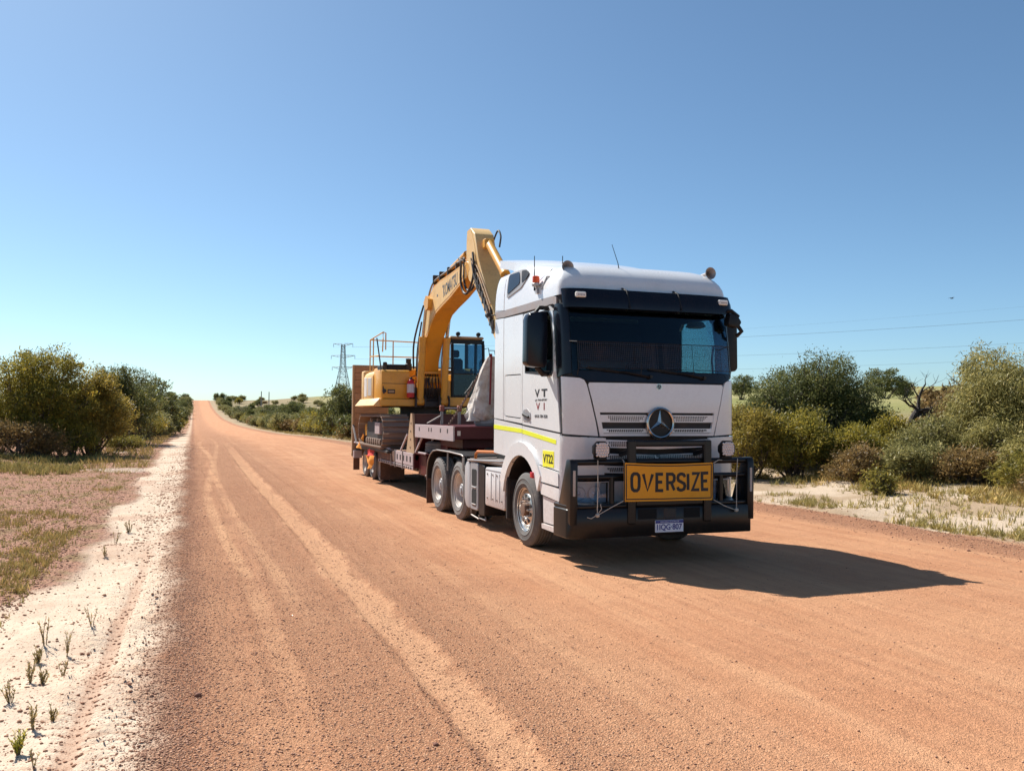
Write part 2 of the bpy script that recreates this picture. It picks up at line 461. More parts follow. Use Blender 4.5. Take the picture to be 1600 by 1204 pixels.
def ground_material():
    g = NT('earth')
    P = g.pos()
    sp = g.n('ShaderNodeSeparateXYZ', {0: P}); X, Y = sp.outputs[0], sp.outputs[1]
    flat = g.n('ShaderNodeCombineXYZ', {0: X, 1: Y, 2: 0.0}).outputs[0]
    strk = g.n('ShaderNodeMapping', {'Vector': flat, 'Scale': (1, .07, 1)}).outputs[0]     # streaks along the road
    n1 = g.noise(.55, flat, 4); n2 = g.noise(4.5, flat, 4); n3 = g.noise(28, flat, 3); nb = g.noise(.045, flat, 4)
    st1 = g.noise(2.2, strk, 5, .6); st2 = g.noise(9, strk, 4, .6)
    wob = g.math('ADD', g.math('MULTIPLY', g.math('SUBTRACT', n1, .5), .55), g.math('ADD', g.math('MULTIPLY', g.math('SUBTRACT', n2, .5), .30), g.math('MULTIPLY', g.math('SUBTRACT', n3, .5), .14)))
    Xe = g.math('ADD', X, wob)
    Xr = g.math('ADD', Xe, g.ss(Y, 26, 44, 0, 2.7))          # the road is narrower beyond the stopping bay
    # pebbles
    pb = g.vor(62, flat); pbc = g.vor(62, flat, 'Color'); pb2 = g.vor(26, flat); pb3 = g.vor(150, flat)
    pr = g.n('ShaderNodeSeparateColor', {0: pbc}).outputs[0]
    pl = g.vor(24, flat); plr = g.n('ShaderNodeSeparateColor', {0: g.vor(24, flat, 'Color')}).outputs[0]
    # ---- road colours
    base = g.mix(g.ss(st1, .3, .7), (.40,.190,.106), (.475,.250,.148))
    base = g.mix(g.ss(st2, .35, .7, 0, .5), base, (.32,.15,.088))
    base = g.mix(g.ss(n1, .35, .75, 0, .5), base, (.50,.277,.165))
    peb = g.mix(g.n('ShaderNodeSeparateColor', {0: pbc}).outputs[1], (.24,.115,.07), (.62,.37,.24))
    # how pebbly: left third strongly, wheel tracks not
    trk = g.ss(g.math('ABSOLUTE', g.math('SUBTRACT', Xe, 1.64)), .22, .12)
    trk = g.math('MULTIPLY', trk, g.ss(Y, 60, 25))
    trl = g.math('MULTIPLY', g.ss(g.math('ABSOLUTE', g.math('SUBTRACT', Xe, .55)), .3, .1), g.ss(n1, .4, .6))
    # soft wandering wheel tracks: pale pressed lanes, each with its own slow sway
    def lane(x0, amp, freq, ph, w, y0, y1):
        sway = g.math('MULTIPLY', g.math('SINE', g.math('ADD', g.math('MULTIPLY', Y, freq), ph)), amp)
        d = g.math('ABSOLUTE', g.math('SUBTRACT', g.math('SUBTRACT', X, g.math('MULTIPLY', wob, .18)), g.math('ADD', x0, sway)))
        m = g.ss(d, w, w*.45)
        return g.math('MULTIPLY', g.math('MULTIPLY', m, g.ss(Y, y1, y1*.6)), g.math('MULTIPLY', g.ss(Y, y0*.7, y0), g.ss(n1, .25, .6)))
    lanes = None
    for kk, a_ in ((1.0,(.50,.18,.22,.4,.12,7,70)), (.8,(.92,.30,.11,2.0,.11,10,80)), (.45,(2.45,.30,.075,1.0,.13,5,90)), (.35,(3.6,.45,.05,.2,.15,4,90)), (.3,(5.2,.5,.05,2.6,.16,5,60)), (.3,(7.9,.5,.06,1.2,.16,5,70)), (.3,(9.3,.3,.07,.3,.15,6,60))):
        l_ = g.math('MULTIPLY', lane(*a_), kk); lanes = l_ if lanes is None else g.math('MAXIMUM', lanes, l_)
    dens = g.ss(Xe, 3.8, 1.8)
    dens = g.math('MULTIPLY', dens, g.math('SUBTRACT', 1.0, g.math('MULTIPLY', lanes, .6)))
    dens = g.math('MULTIPLY', dens, g.math('SUBTRACT', 1.0, g.math('MULTIPLY', trk, .8)))
    dens = g.math('MULTIPLY', dens, g.math('SUBTRACT', 1.0, g.math('MULTIPLY', trl, .5)))
    dens = g.math('ADD', g.math('MULTIPLY', dens, .75), g.ss(n2, .52, .72, 0, .30), clamp=True)
    edge = g.math('ADD', g.ss(g.math('ABSOLUTE', g.math('ADD', Xe, .08)), .32, .05), g.ss(g.math('ABSOLUTE', g.math('SUBTRACT', Xr, 10.75)), .75, .1, 0, .8), clamp=True)
    shoulder = g.math('MULTIPLY', g.ss(g.math('ABSOLUTE', g.math('SUBTRACT', g.math('ABSOLUTE', g.math('SUBTRACT', Xe, 1.64)), .36)), .16, .04), g.ss(Y, 50, 20))
    dens = g.math('MAXIMUM', dens, g.math('MULTIPLY', shoulder, .85))
    dens = g.math('MAXIMUM', dens, edge)
    pm = g.math('MULTIPLY', g.math('GREATER_THAN', dens, g.math('MULTIPLY', pr, .98)), g.ss(pb, .55, .30))
    road = g.mix(g.math('MULTIPLY', trk, .65), base, (.50,.29,.178))
    road = g.mix(g.math('MULTIPLY', lanes, .75), road, (.52,.30,.18))
    scuff = g.math('MULTIPLY', g.ss(g.noise(.9, flat, 5, .65, .6), .60, .70), g.math('MULTIPLY', g.ss(Y, 18, 24), g.ss(Y, 40, 30)))
    road = g.mix(g.math('MULTIPLY', scuff, .45), road, (.27,.13,.08))
    road = g.mix(g.math('MULTIPLY', dens, .40), road, (.31,.158,.098))
    road = g.mix(g.math('MULTIPLY', edge, .6), road, (.25,.115,.075))
    road = g.mix(g.math('MULTIPLY', pm, .85), road, peb)
    gapd = g.math('MULTIPLY', g.ss(pb, .42, .62), g.math('MULTIPLY', dens, .5))  # shade in the gaps between pebbles, painted into the colour
    road = g.mix(gapd, road, (.20,.088,.05))
    road = g.mix(1.0, road, (1.23,1.205,1.10), 'MULTIPLY')
    # ---- sand
    gd = g.math('SUBTRACT', X, g.math('ADD', -.66, g.math('MULTIPLY', Y, .012)))
    genv = g.math('MULTIPLY', g.ss(Y, 14, 9), g.math('MULTIPLY', g.ss(g.math('ABSOLUTE', gd), .34, .18), g.ss(n2, .35, .6)))
    groove = g.math('MULTIPLY', g.ss(g.math('ABSOLUTE', g.math('ADD', gd, g.math('MULTIPLY', wob, .12))), .075, .03), g.ss(Y, 14, 9))
    ribw = g.math('SINE', g.math('MULTIPLY', g.math('SUBTRACT', Y, g.math('MULTIPLY', g.math('ABSOLUTE', gd), .25)), 2*math.pi/.115))
    ribm = g.math('MULTIPLY', genv, g.ss(g.math('ADD', ribw, g.math('MULTIPLY', g.math('SUBTRACT', n3, .5), 1.6)), .0, -.75))
    sand = g.mix(g.ss(n2, .3, .7), (.64,.51,.385), (.57,.43,.315))
    sand = g.mix(g.ss(n1, .45, .75, 0, .45), sand, (.55,.36,.24))
    sand = g.mix(g.math('MULTIPLY', g.math('GREATER_THAN', .16, pr), g.ss(pb, .5, .25)), sand, (.25,.13,.085))
    sand = g.mix(g.math('MULTIPLY', groove, .6), sand, (.42,.25,.165))
    sand = g.mix(g.math('MULTIPLY', ribm, .40), sand, (.40,.235,.155))
    # ---- stony litter left of the sand
    lit = g.mix(g.ss(n3, .3, .7), (.36,.215,.145), (.50,.33,.235))
    lit = g.mix(g.math('MULTIPLY', g.math('GREATER_THAN', .5, pr), g.ss(pb, .62, .3)), lit, (.20,.11,.082))
    lit = g.mix(g.math('MULTIPLY', g.math('GREATER_THAN', .55, plr), g.ss(pl, .48, .25)), lit, (.15,.08,.062))
    lit = g.mix(g.math('MULTIPLY', g.ss(g.noise(1.6, flat, 5), .48, .62), .6), lit, (.20,.18,.07))
    lit = g.mix(1.0, lit, (1.14,.98,.93), 'MULTIPLY')
    paleP = g.math('MULTIPLY', g.ss(g.noise(.23, flat, 4), .60, .68), .7)
    lit = g.mix(paleP, lit, (.66,.54,.43))
    # ---- scrub floor and paddock
    scrub = g.mix(g.ss(n2, .3, .7), (.22,.17,.085), (.38,.29,.18))
    scrub = g.mix(g.ss(nb, .4, .6, 0, .5), scrub, (.13,.12,.05))
    padd = g.mix(g.ss(g.noise(.018, flat, 5), .35, .65), (.22,.215,.075), (.33,.29,.13))
    padd = g.mix(g.ss(g.noise(.5, flat, 3), .4, .7, 0, .4), padd, (.15,.17,.055))
    # ---- assemble along X
    sand = g.mix(g.math('MULTIPLY', g.ss(g.noise(.28, flat, 5, .6), .50, .64), g.ss(Y, 7, 16, .35, .8)), sand, (.42,.27,.19))
    sand = g.mix(g.ss(Y, 45, 110, 0, .55), sand, (.42,.28,.18))
    c = g.mix(g.ss(Xe, -.42, -.02), sand, road)                       # sand -> road
    sandw = g.math('ADD', -1.25, g.math('MULTIPLY', g.math('SUBTRACT', g.noise(.33, flat, 2), .5), 1.1))
    near = g.math('SUBTRACT', sandw, g.ss(Y, 12, 4, 0, 1.3))
    near = g.math('ADD', near, g.ss(Y, 30, 110, 0, .62))
    c = g.mix(g.ss(g.math('SUBTRACT', Xe, near), .12, -.12), c, lit)
    rsand = g.mix(g.ss(g.noise(.5, flat, 5), .42, .60, 0, .8), (.62,.49,.36), (.40,.28,.17))
    rsand = g.mix(g.math('MULTIPLY', g.math('GREATER_THAN', .2, pr), g.ss(pb, .5, .25)), rsand, (.25,.14,.085))
    rsand = g.mix(g.ss(Y, 26, 48, 0, .72), rsand, (.30,.215,.12))
    c = g.mix(g.ss(Xr, 11.1, 11.5), c, rsand)
    c = g.mix(g.ss(g.math('ADD', Xr, g.ss(Y, 24, 40, 0, 3.4)), 16.2, 18.0), c, scrub)
    c = g.mix(g.ss(g.math('SUBTRACT', Xe, g.ss(Y, 40, 120, 0, 4.8)), -8, -10.5), c, scrub)
    far = g.math('MAXIMUM', g.ss(X, 52, 75), g.ss(X, -50, -90))
    c = g.mix(far, c, padd)
    # ---- relief
    tread = g.math('SINE', g.math('ADD', g.math('MULTIPLY', Y, 2*math.pi/.085), g.math('MULTIPLY', g.math('ABSOLUTE', g.math('SUBTRACT', X, 1.64)), 26.0)))
    tread = g.math('MULTIPLY', g.math('MULTIPLY', tread, g.math('MAXIMUM', trk, g.math('MULTIPLY', lanes, .8))), g.ss(n2, .42, .68, 0, .16))
    loose = g.math('MAXIMUM', dens, g.ss(Xe, -.1, -.5))
    sandy = g.math('MULTIPLY', g.ss(Xe, -.15, -.45), g.ss(g.math('SUBTRACT', Xe, near), -.1, .2))
    rough_ = g.math('SUBTRACT', 1.0, g.math('MULTIPLY', sandy, .78))
    h = g.math('ADD', g.math('MULTIPLY', g.ss(pb, .6, .1), g.math('ADD', .2, g.math('MULTIPLY', loose, .6))), g.math('MULTIPLY', n3, .9))
    h = g.math('MULTIPLY', g.math('ADD', h, g.math('MULTIPLY', g.ss(pb3, .6, .1), .35)), rough_)
    h = g.math('ADD', h, tread)
    h2 = g.math('ADD', n2, g.math('MULTIPLY', st2, .7))
    nr = g.bump(h, .9, .018); nr = g.bump(h2, .35, .05, nr)
    return g.done(g.bsdf(c, .95, 0, nr, **{'Specular IOR Level': .15}))
M_['earth'] = ground_material()
def patch(name, sel, label=None):
    F = gf[:, sel].reshape(-1, 4)
    used = np.unique(F); mp = np.zeros(len(gv), np.int64); mp[used] = np.arange(len(used))
    me = mesh_np(name, gv[used], mp[F], None, M_['earth'])
    me.shade_smooth()
    return tag(link(name, me, None), kind='structure')
patch('road', (xc > -.3) & (xc < 11.3))
patch('sandy_verge_left', (xc <= -.3) & (xc > -9))
patch('sandy_verge_right', (xc >= 11.3) & (xc < 17))
patch('ground_left', xc <= -9)
patch('ground_right', xc >= 17)

# loose stones: real pebbles scattered where the photograph shows loose gravel
def pebbles(name, n, xr, yr, smin, smax, seed, mat, xfun=None):
    r = np.random.default_rng(seed)
    y = yr[0]*(yr[1]/yr[0])**(r.random(n)**1.2)
    x = r.uniform(xr[0], xr[1], n) if xfun is None else xfun(r, y, n)
    s = smin*(smax/smin)**(r.random(n)**2.2)
    if 'verge' in name:      # stones gather in the furrows between the ribs of the tyre print
        m_ = (np.abs(x+.62) < .30) & (y < 12) & (r.random(n) < .7); d_ = np.abs(x-(-.60+(y-5)*.012))
        ph_ = (np.floor((y-d_*.25)/.115)+.72+r.normal(0, .09, n))*.115+d_*.25
        y = np.where(m_, ph_, y)
    z = height(x, y)
    ph = (1+5**.5)/2
    ico = np.array([(-1,ph,0),(1,ph,0),(-1,-ph,0),(1,-ph,0),(0,-1,ph),(0,1,ph),(0,-1,-ph),(0,1,-ph),(ph,0,-1),(ph,0,1),(-ph,0,-1),(-ph,0,1)])/1.9
    icf = np.array([(0,11,5),(0,5,1),(0,1,7),(0,7,10),(0,10,11),(1,5,9),(5,11,4),(11,10,2),(10,7,6),(7,1,8),(3,9,4),(3,4,2),(3,2,6),(3,6,8),(3,8,9),(4,9,5),(2,4,11),(6,2,10),(8,6,7),(9,8,1)])
    if 'verge' in name:      # the drifted sand strip itself carries only a few small stones
        drift = (x > -1.5) & (y < 17); keep = ~drift | (r.random(n) < np.interp(y, [4, 9, 17], [.16, .26, 1.0]))
        s = np.where(drift, s*np.interp(y, [4, 17], [.6, 1.0]), s); x, y, z, s = x[keep], y[keep], z[keep], s[keep]; n = len(x)
    jit = 1+r.uniform(-.25, .25, (n, 12, 1))
    sc = np.stack([r.uniform(.8, 1.2, n), r.uniform(.8, 1.2, n), r.uniform(.5, .8, n)], -1)[:, None]*s[:, None, None]*.5
    V = ico[None]*jit*sc
    a = r.uniform(0, 6.28, n); c, d = np.cos(a)[:, None], np.sin(a)[:, None]
    V = np.stack([V[..., 0]*c-V[..., 1]*d, V[..., 0]*d+V[..., 1]*c, V[..., 2]], -1)
    V += np.stack([x, y, z+s*.12], -1)[:, None]
    F = icf[None]+(np.arange(n)*12)[:, None, None]
    me = mesh_np(name, V.reshape(-1, 3), None, F.reshape(-1, 3), mat)
    at = me.attributes.new('tone', 'FLOAT', 'POINT')
    at.data.foreach_set('value', np.repeat(r.random(n), 12).astype(np.float32))
    return link(name, me, None)
def stone_mat():
    g = NT('laterite_stone'); t = g.attr('tone'); p = g.pos()
    c = g.mix(t, (.27,.122,.070), (.52,.295,.180))
    c = g.mix(g.ss(g.noise(90, p, 3), .4, .7, 0, .5), c, (.42,.23,.15))
    return g.done(g.bsdf(c, .9))
M_['stone'] = stone_mat()
tag(pebbles('loose_gravel_on_road', 72000, (-.2, 3.4), (3.4, 48), .006, .019, 1, M_['stone'],
    lambda r, y, n: np.where(r.random(n) < .55, r.beta(1.1, 2.4, n)*3.6-.1, np.where(r.random(n) < .8, r.normal(-.10, .15, n), r.uniform(0, 10, n)))),
    'loose reddish brown gravel strewn over the road', 'gravel', kind='stuff')
tag(pebbles('gravel_in_left_verge', 42000, (-3, -.3), (4.2, 48), .010, .044, 2, M_['stone'],
    lambda r, y, n: np.where(r.random(n) < np.clip((y-6)/6, .03, .80), -1.35-r.random(n)**1.2*(y*.24), np.where(r.random(n) < .7, -.62+y*.006+r.normal(0, .22, n), r.uniform(-1.3, -.2, n)))),
    'dark gravel littering the sandy left verge', 'gravel', kind='stuff')
tag(pebbles('gravel_along_right_edge', 5000, (10, 12), (7, 26), .010, .035, 3, M_['stone'],
    lambda r, y, n: r.normal(10.9, .5, n)),
    'brown gravel windrow along the right road edge', 'gravel', kind='stuff')
# ================================================================ prime mover
W = Vector((4.378, 11.469, 0.0))          # world position of the truck's front axle at its near side
TRUCK = empty('prime_mover_truck', W + Vector((1.25, 1.5, 0)), 'white prime mover truck with black bullbar parked on the gravel road', 'truck', off=(1.25, 1.5, 0))
XC, Y0, NEXP = 1.25, -1.10, 4.6
_th = np.linspace(0, math.pi/2, 400)
_sx = 1.25*np.sin(_th)**(2/NEXP); _sy = -.46*np.cos(_th)**(2/NEXP)
_s = np.concatenate([[0], np.cumsum(np.hypot(np.diff(_sx), np.diff(_sy)))]); U0 = float(_s[-1])
_zz = [.2, 1.25, 1.6, 2.0, 2.26, 2.8, 3.22, 3.45]
_yf = [-1.50, -1.53, -1.575, -1.585, -1.575, -1.49, -1.38, -1.31]
def cab_surf(u, z):
    a = abs(u); sg = 1 if u >= 0 else -1
    hw, yf, y0, zo = 1.25, float(np.interp(z, _zz, _yf)), Y0, z
    if z > 3.45:
        t = math.asin(min(1, (z-3.45)/.42)); k = 1-math.cos(t)
        hw = 1.25-.40*k; yf = -1.31+.62*k; y0 = Y0+.55*k
    if a <= U0:
        th = float(np.interp(a, _s, _th))
        x = hw*math.sin(th)**(2/NEXP); y = y0-(y0-yf)*max(0.0, math.cos(th))**(2/NEXP)
    else:
        x = hw; y = Y0+(a-U0)
        if y0 > Y0:
            y = y0+(a-U0)*(1.28-y0)/(1.28-Y0)
            f = min(1, max(0, (y+.75)/1.0)); f = f*f*(3-2*f)          # the sleeper roof stays tall and boxy towards the back
            x = hw+.28*k*f; zo = z+.10*((z-3.45)/.42)*f
    return Vector((XC+sg*x, y, zo))
def us(y): return -(U0+(y-Y0))
def ux(x):
    th = math.asin(min(1, abs(x-XC)/1.25)**(NEXP/2)); return math.copysign(float(np.interp(th, _th, _s)), x-XC)
def inside(p, poly):
    c = False; j = len(poly)-1
    for i in range(len(poly)):
        if (poly[i][1] > p[1]) != (poly[j][1] > p[1]) and p[0] < (poly[j][0]-poly[i][0])*(p[1]-poly[i][1])/(poly[j][1]-poly[i][1])+poly[i][0]: c = not c
        j = i
    return c
def panel_mb(poly, holes=(), surf=cab_surf, off=0.0, th=.02, step=.09, mb=None):
    """curved sheet: outline and holes in surface coordinates, real thickness inwards"""
    V, E = [], []
    loops = []
    for lp in [poly]+list(holes):
        pts = []
        for i in range(len(lp)):
            a, b = lp[i], lp[(i+1) % len(lp)]
            n = max(1, int(math.hypot(b[0]-a[0], b[1]-a[1])/step))
            pts += [(a[0]+(b[0]-a[0])*k/n, a[1]+(b[1]-a[1])*k/n) for k in range(n)]
        s0 = len(V); V += pts; E += [(s0+i, s0+(i+1) % len(pts)) for i in range(len(pts))]; loops.append(pts)
    us_ = [p[0] for p in poly]; zs_ = [p[1] for p in poly]
    B = np.array(V)
    gx_ = np.arange(min(us_)+step*.6, max(us_), step); gz_ = np.arange(min(zs_)+step*.6, max(zs_), step)
    for a in gx_:
        for b in gz_:
            if inside((a, b), poly) and not any(inside((a, b), h) for h in holes) and np.min(np.hypot(B[:, 0]-a, B[:, 1]-b)) > step*.4:
                V.append((float(a), float(b)))
    r = delaunay_2d_cdt([Vector(p) for p in V], E, [], 0, 1e-6)
    v2, f2 = r[0], r[2]
    tris = []
    for f in f2:
        c = (sum(v2[i].x for i in f)/len(f), sum(v2[i].y for i in f)/len(f))
        if inside(c, poly) and not any(inside(c, h) for h in holes): tris.append(tuple(f))
    P, N = [], []
    for p in v2:
        e = .004
        a = surf(p.x+e, p.y)-surf(p.x-e, p.y); b = surf(p.x, p.y+e)-surf(p.x, p.y-e)
        n = a.cross(b); n = n.normalized() if n.length > 1e-12 else Vector((0,-1,0))
        P.append(surf(p.x, p.y)); N.append(n)
    n = len(P)
    verts = [P[i]+N[i]*off for i in range(n)]+[P[i]+N[i]*(off-th) for i in range(n)]
    faces = list(tris)+[tuple(i+n for i in reversed(f)) for f in tris]
    cnt = {}
    for f in tris:
        for i in range(len(f)):
            a, b = f[i], f[(i+1) % len(f)]; cnt[(a, b)] = cnt.get((a, b), 0)+1
    for (a, b) in cnt:
        if (b, a) not in cnt: faces.append((b, a, a+n, b+n))
    mb = mb or MB(); mb.add(verts, faces); return mb
def panel(name, mat, poly, holes=(), parent=TRUCK, ang=30, **k):
    return panel_mb(poly, holes, **k).build(name, mat, parent, ang=ang)
def flipu(poly): return [(-u, z) for u, z in poly][::-1]
def rnd(poly, r, n=4):
    """round the corners of a polygon"""
    out = []
    m = len(poly)
    for i in range(m):
        p = Vector(poly[i]); a = Vector(poly[i-1])-p; b = Vector(poly[(i+1) % m])-p
        rr = min(r, a.length*.45, b.length*.45); a.normalize(); b.normalize()
        for k in range(n+1):
            t = k/n; q = p+a*rr*(1-t)**2+b*rr*t**2; out.append((q.x, q.y))
    return out
def text_part(name, body, mat, parent, M, w=None, h=None, bold=0.0, off=None):
    cu = bpy.data.curves.new('txt', 'FONT'); cu.body = body; cu.align_x = 'LEFT'; cu.size = 1.0; cu.offset = bold; cu.resolution_u = 4
    cu.extrude = .002
    to = bpy.data.objects.new('txt', cu); COL.objects.link(to)
    bpy.context.view_layer.update()
    me = bpy.data.meshes.new_from_object(to.evaluated_get(bpy.context.evaluated_depsgraph_get()))
    bpy.data.objects.remove(to)
    co = np.array([v.co[:] for v in me.vertices])
    mn, mx = co.min(0), co.max(0)
    for v in me.vertices:
        x = (v.co.x-mn[0])/(mx[0]-mn[0])*w; y = (v.co.y-mn[1])/(mx[1]-mn[1])*h
        v.co = M @ Vector((x, y, v.co.z*.8))
    o_ = Vector(parent_off(parent) if off is None else off)
    for v in me.vertices: v.co -= o_
    me.name = name
    return link(name, me, mat, parent)
def M_side(x, y, z): return Matrix(((0,0,-1,x), (-1,0,0,y), (0,1,0,z), (0,0,0,1)))      # reads along -y, faces -x
def M_front(x, y, z): return Matrix(((1,0,0,x), (0,0,-1,y), (0,1,0,z), (0,0,0,1)))      # reads along +x, faces -y

S = lambda pts: [(us(y), z) for y, z in pts]
# ---- inner shell (dark lining behind the gaps) with the window openings
win = S([(-.06,2.44), (-.06,3.10), (-.14,3.2), (-.86,3.2), (-.96,3.12), (-1.03,2.80), (-1.035,2.42), (-.98,2.37), (-.70,2.39)])
wsc = [(ux(.10),2.36), (ux(.10),3.18), (ux(.16),3.23), (ux(2.34),3.23), (ux(2.40),3.18), (ux(2.40),2.36)]
full = [(us(1.26),1.26), (-us(1.26),1.26), (-us(1.26),3.45), (us(1.26),3.45)]
panel('cab_shell', M_['inside'], full, [win, flipu(win), wsc], off=-.02, th=.03, step=.12)
MB().box(.05,2.45,1.20,1.25,1.26,3.6).build('cab_rear_wall', M_['white2'], TRUCK)
fl = MB(); fl.box(.06,2.44,-1.15,1.22,1.24,1.30); fl.box(.4,2.1,-1.45,-1.1,1.24,1.30)
fl.build('cab_floor', M_['inside'], TRUCK)
MB().box(.05,2.45,-1.0,1.2,3.40,3.44).build('cab_headlining', M_['inside'], TRUCK)
# ---- doors, side panels (near side and its mirror)
arch = lambda r, y0, a0, a1, n=14: [(y0+r*math.cos(rad(a0+(a1-a0)*k/n)), .55+r*math.sin(rad(a0+(a1-a0)*k/n))) for k in range(n+1)]
door = S([(.05,1.70), (.05,3.22), (0,3.255), (-.92,3.265), (-1.02,3.2), (-1.10,2.85), (-1.16,2.37), (-1.27,1.615)])
sleeper = S([(.07,1.71), (.85,1.755), (.86,3.28), (.07,3.262)])
hatch = rnd(S([(.13,1.79), (.80,1.82), (.80,2.41), (.13,2.40)]), .04)
hatch_in = rnd(S([(.115,1.775), (.815,1.805), (.815,2.425), (.115,2.415)]), .05)
fair_lo = S([(.875,1.757), (1.285,1.78), (1.26,3.30), (.875,3.285)])
fair_hi = S([(.875,3.40), (1.26,3.44), (1.20,3.80), (.875,3.80)])
sill_r = S([(.065,1.68), (.065,1.435), (.20,1.448), (.42,1.40), (.62,1.28), (.70,1.22), (1.29,1.25), (1.285,1.765)])
sill_f = S([(.05,1.675), (-1.27,1.592), (-1.29,1.12), (-.50,1.18), (-.38,1.32), (-.20,1.42), (.05,1.445)])
flare = [(us(y), z) for y, z in arch(.90, .05, 148, 20)]+[(us(y), z) for y, z in arch(.715, .05, 12, 158)]
stripe_r = S([(.065,1.635), (.065,1.575), (1.285,1.615), (1.285,1.68)])
stripe_f = S([(.05,1.63), (-1.17,1.515), (-1.17,1.46), (.05,1.57)])
low_a = S([(-.46,1.165), (-1.29,1.105), (-1.30,.93), (-.62,.955)])
low_b = S([(-.635,.935), (-1.30,.905), (-1.30,.74), (-.70,.785)])
low_c = S([(-.71,.76), (-1.30,.72), (-1.30,.42), (-.73,.42)])
low_d = S([(-.72,.40), (-1.30,.40), (-1.30,.33), (-.73,.34)])
band = S([(1.27,3.318), (.86,3.30), (-.6,3.285), (-1.0,3.285), (-1.16,3.25), (-1.16,3.36), (-1.0,3.385), (-.6,3.39), (.86,3.40), (1.27,3.42)])
cpan = [(us(-1.34),1.60), (ux(.40),1.575), (ux(.365),1.75), (ux(.25),2.22), (ux(.22),2.275), (ux(.17),2.30), (us(-1.30),2.325)]
apil = [(us(-1.115),2.30), (us(-1.30),2.34), (ux(.085),2.36), (ux(.085),3.18), (ux(.14),3.26), (us(-1.10),3.27), (us(-1.06),3.20)]
gapst = [(us(-1.285),1.60), (us(-1.335),1.60), (us(-1.292),2.34), (us(-1.20),2.34)]
lowcor = [(us(-1.305),1.57), (us(-1.305),.40), (ux(.10),.40), (ux(.10),1.05), (ux(.50),1.05), (ux(.50),1.55)]
for sgn in (1, -1):
    fl_ = (lambda q: q) if sgn == 1 else flipu
    d = panel('door', M_['white'], fl_(door), [fl_(win)], off=.004, th=.05)
    panel('window_frame_seal', M_['black'], fl_(S([(-.03,2.42), (-.03,3.12), (-.12,3.225), (-.87,3.225), (-.985,3.13), (-1.055,2.80), (-1.06,2.40), (-1.0,2.345), (-.70,2.365)])), [fl_(win)], parent=d, off=.008, th=.03)
    if sgn == -1: panel('window_glass', M_['glass3'], fl_(win), parent=d, off=-.01, th=.006, step=.2)
    panel('sleeper_side', M_['white'], fl_(sleeper), [fl_(hatch_in)], off=.004, th=.04)
    panel('locker_hatch', M_['white'], fl_(hatch), off=.003, th=.03)
    panel('side_fairing', M_['white'], fl_(fair_lo), off=.006, th=.03)
    panel('side_fairing', M_['white'], fl_(fair_hi), off=.006, th=.03)
    a = panel('sill_panel', M_['white'], fl_(sill_r), off=.005, th=.04)
    b = panel('sill_panel', M_['white'], fl_(sill_f), off=.005, th=.04)
    panel('reflective_stripe', M_['yelltape'], fl_(stripe_r), parent=a, off=.0085, th=.003, step=.15)
    panel('reflective_stripe', M_['yelltape'], fl_(stripe_f), parent=b, off=.0085, th=.003, step=.15)
    panel('wheel_arch_flare', M_['white'], fl_(flare), off=.045, th=.06, step=.07)
    panel('lower_fairing', M_['white'], fl_(low_a), off=.03, th=.05)
    panel('lower_fairing', M_['white'], fl_(low_b), off=.02, th=.05)
    panel('entry_step_panel', M_['white2'], fl_(low_c), off=-.005, th=.03)
    panel('entry_step', M_['white2'], fl_(low_d), off=.02, th=.06)
    panel('cant_rail_band', paint('cant_rail', (.36,.32,.31), .5, dirt=.4), fl_(band), off=.0, th=.02)
    panel('corner_panel', M_['white'], fl_(cpan), off=.01, th=.04)
    panel('windscreen_pillar', M_['navy'], fl_(apil), off=.004, th=.03)
    panel('hinge_gap_strip', M_['dark'], fl_(gapst), off=-.008, th=.01)
    panel('bumper_corner', M_['white'], fl_(lowcor), [fl_(rnd([(us(-1.36),.72), (ux(.10),.70), (ux(.10),.405), (us(-1.36),.405)], .02))], off=.02, th=.04)
# ---- front
WSG = [(ux(.09),2.34), (ux(.09),3.2), (ux(.16),3.25), (ux(2.34),3.25), (ux(2.41),3.2), (ux(2.41),2.34)]
panel('windscreen', M_['glass'], WSG, off=.002, th=.008, step=.16)
panel('windscreen_lower_cowl', M_['navy'], [(ux(.10),2.33), (ux(.20),2.30), (ux(.265),2.262), (ux(2.235),2.262), (ux(2.30),2.30), (ux(2.40),2.33), (ux(2.40),2.40), (ux(.10),2.40)], off=.006, th=.02)
panel('windscreen_top_frit', M_['navy'], [(ux(.12),3.19), (ux(2.38),3.19), (ux(2.38),3.28), (ux(.12),3.28)], off=.006, th=.01)
gr_hole = [(ux(.40),1.60), (ux(2.10),1.60), (ux(2.12),1.872), (ux(.385),1.872)]
cen = [(ux(.425),1.575), (ux(2.075),1.575), (ux(2.12),1.75), (ux(2.235),2.22), (ux(2.215),2.245), (ux(.285),2.245), (ux(.268),2.22), (ux(.385),1.75)]
gr_hole = [(ux(.47),1.605), (ux(2.03),1.605), (ux(2.085),1.872), (ux(.415),1.872)]
panel('front_panel', M_['white'], cen, [gr_hole], off=.012, th=.03)
GRL = panel('upper_grille', M_['black'], [(ux(.40),1.59), (ux(2.10),1.59), (ux(2.12),1.88), (ux(.38),1.88)], off=-.03, th=.02)
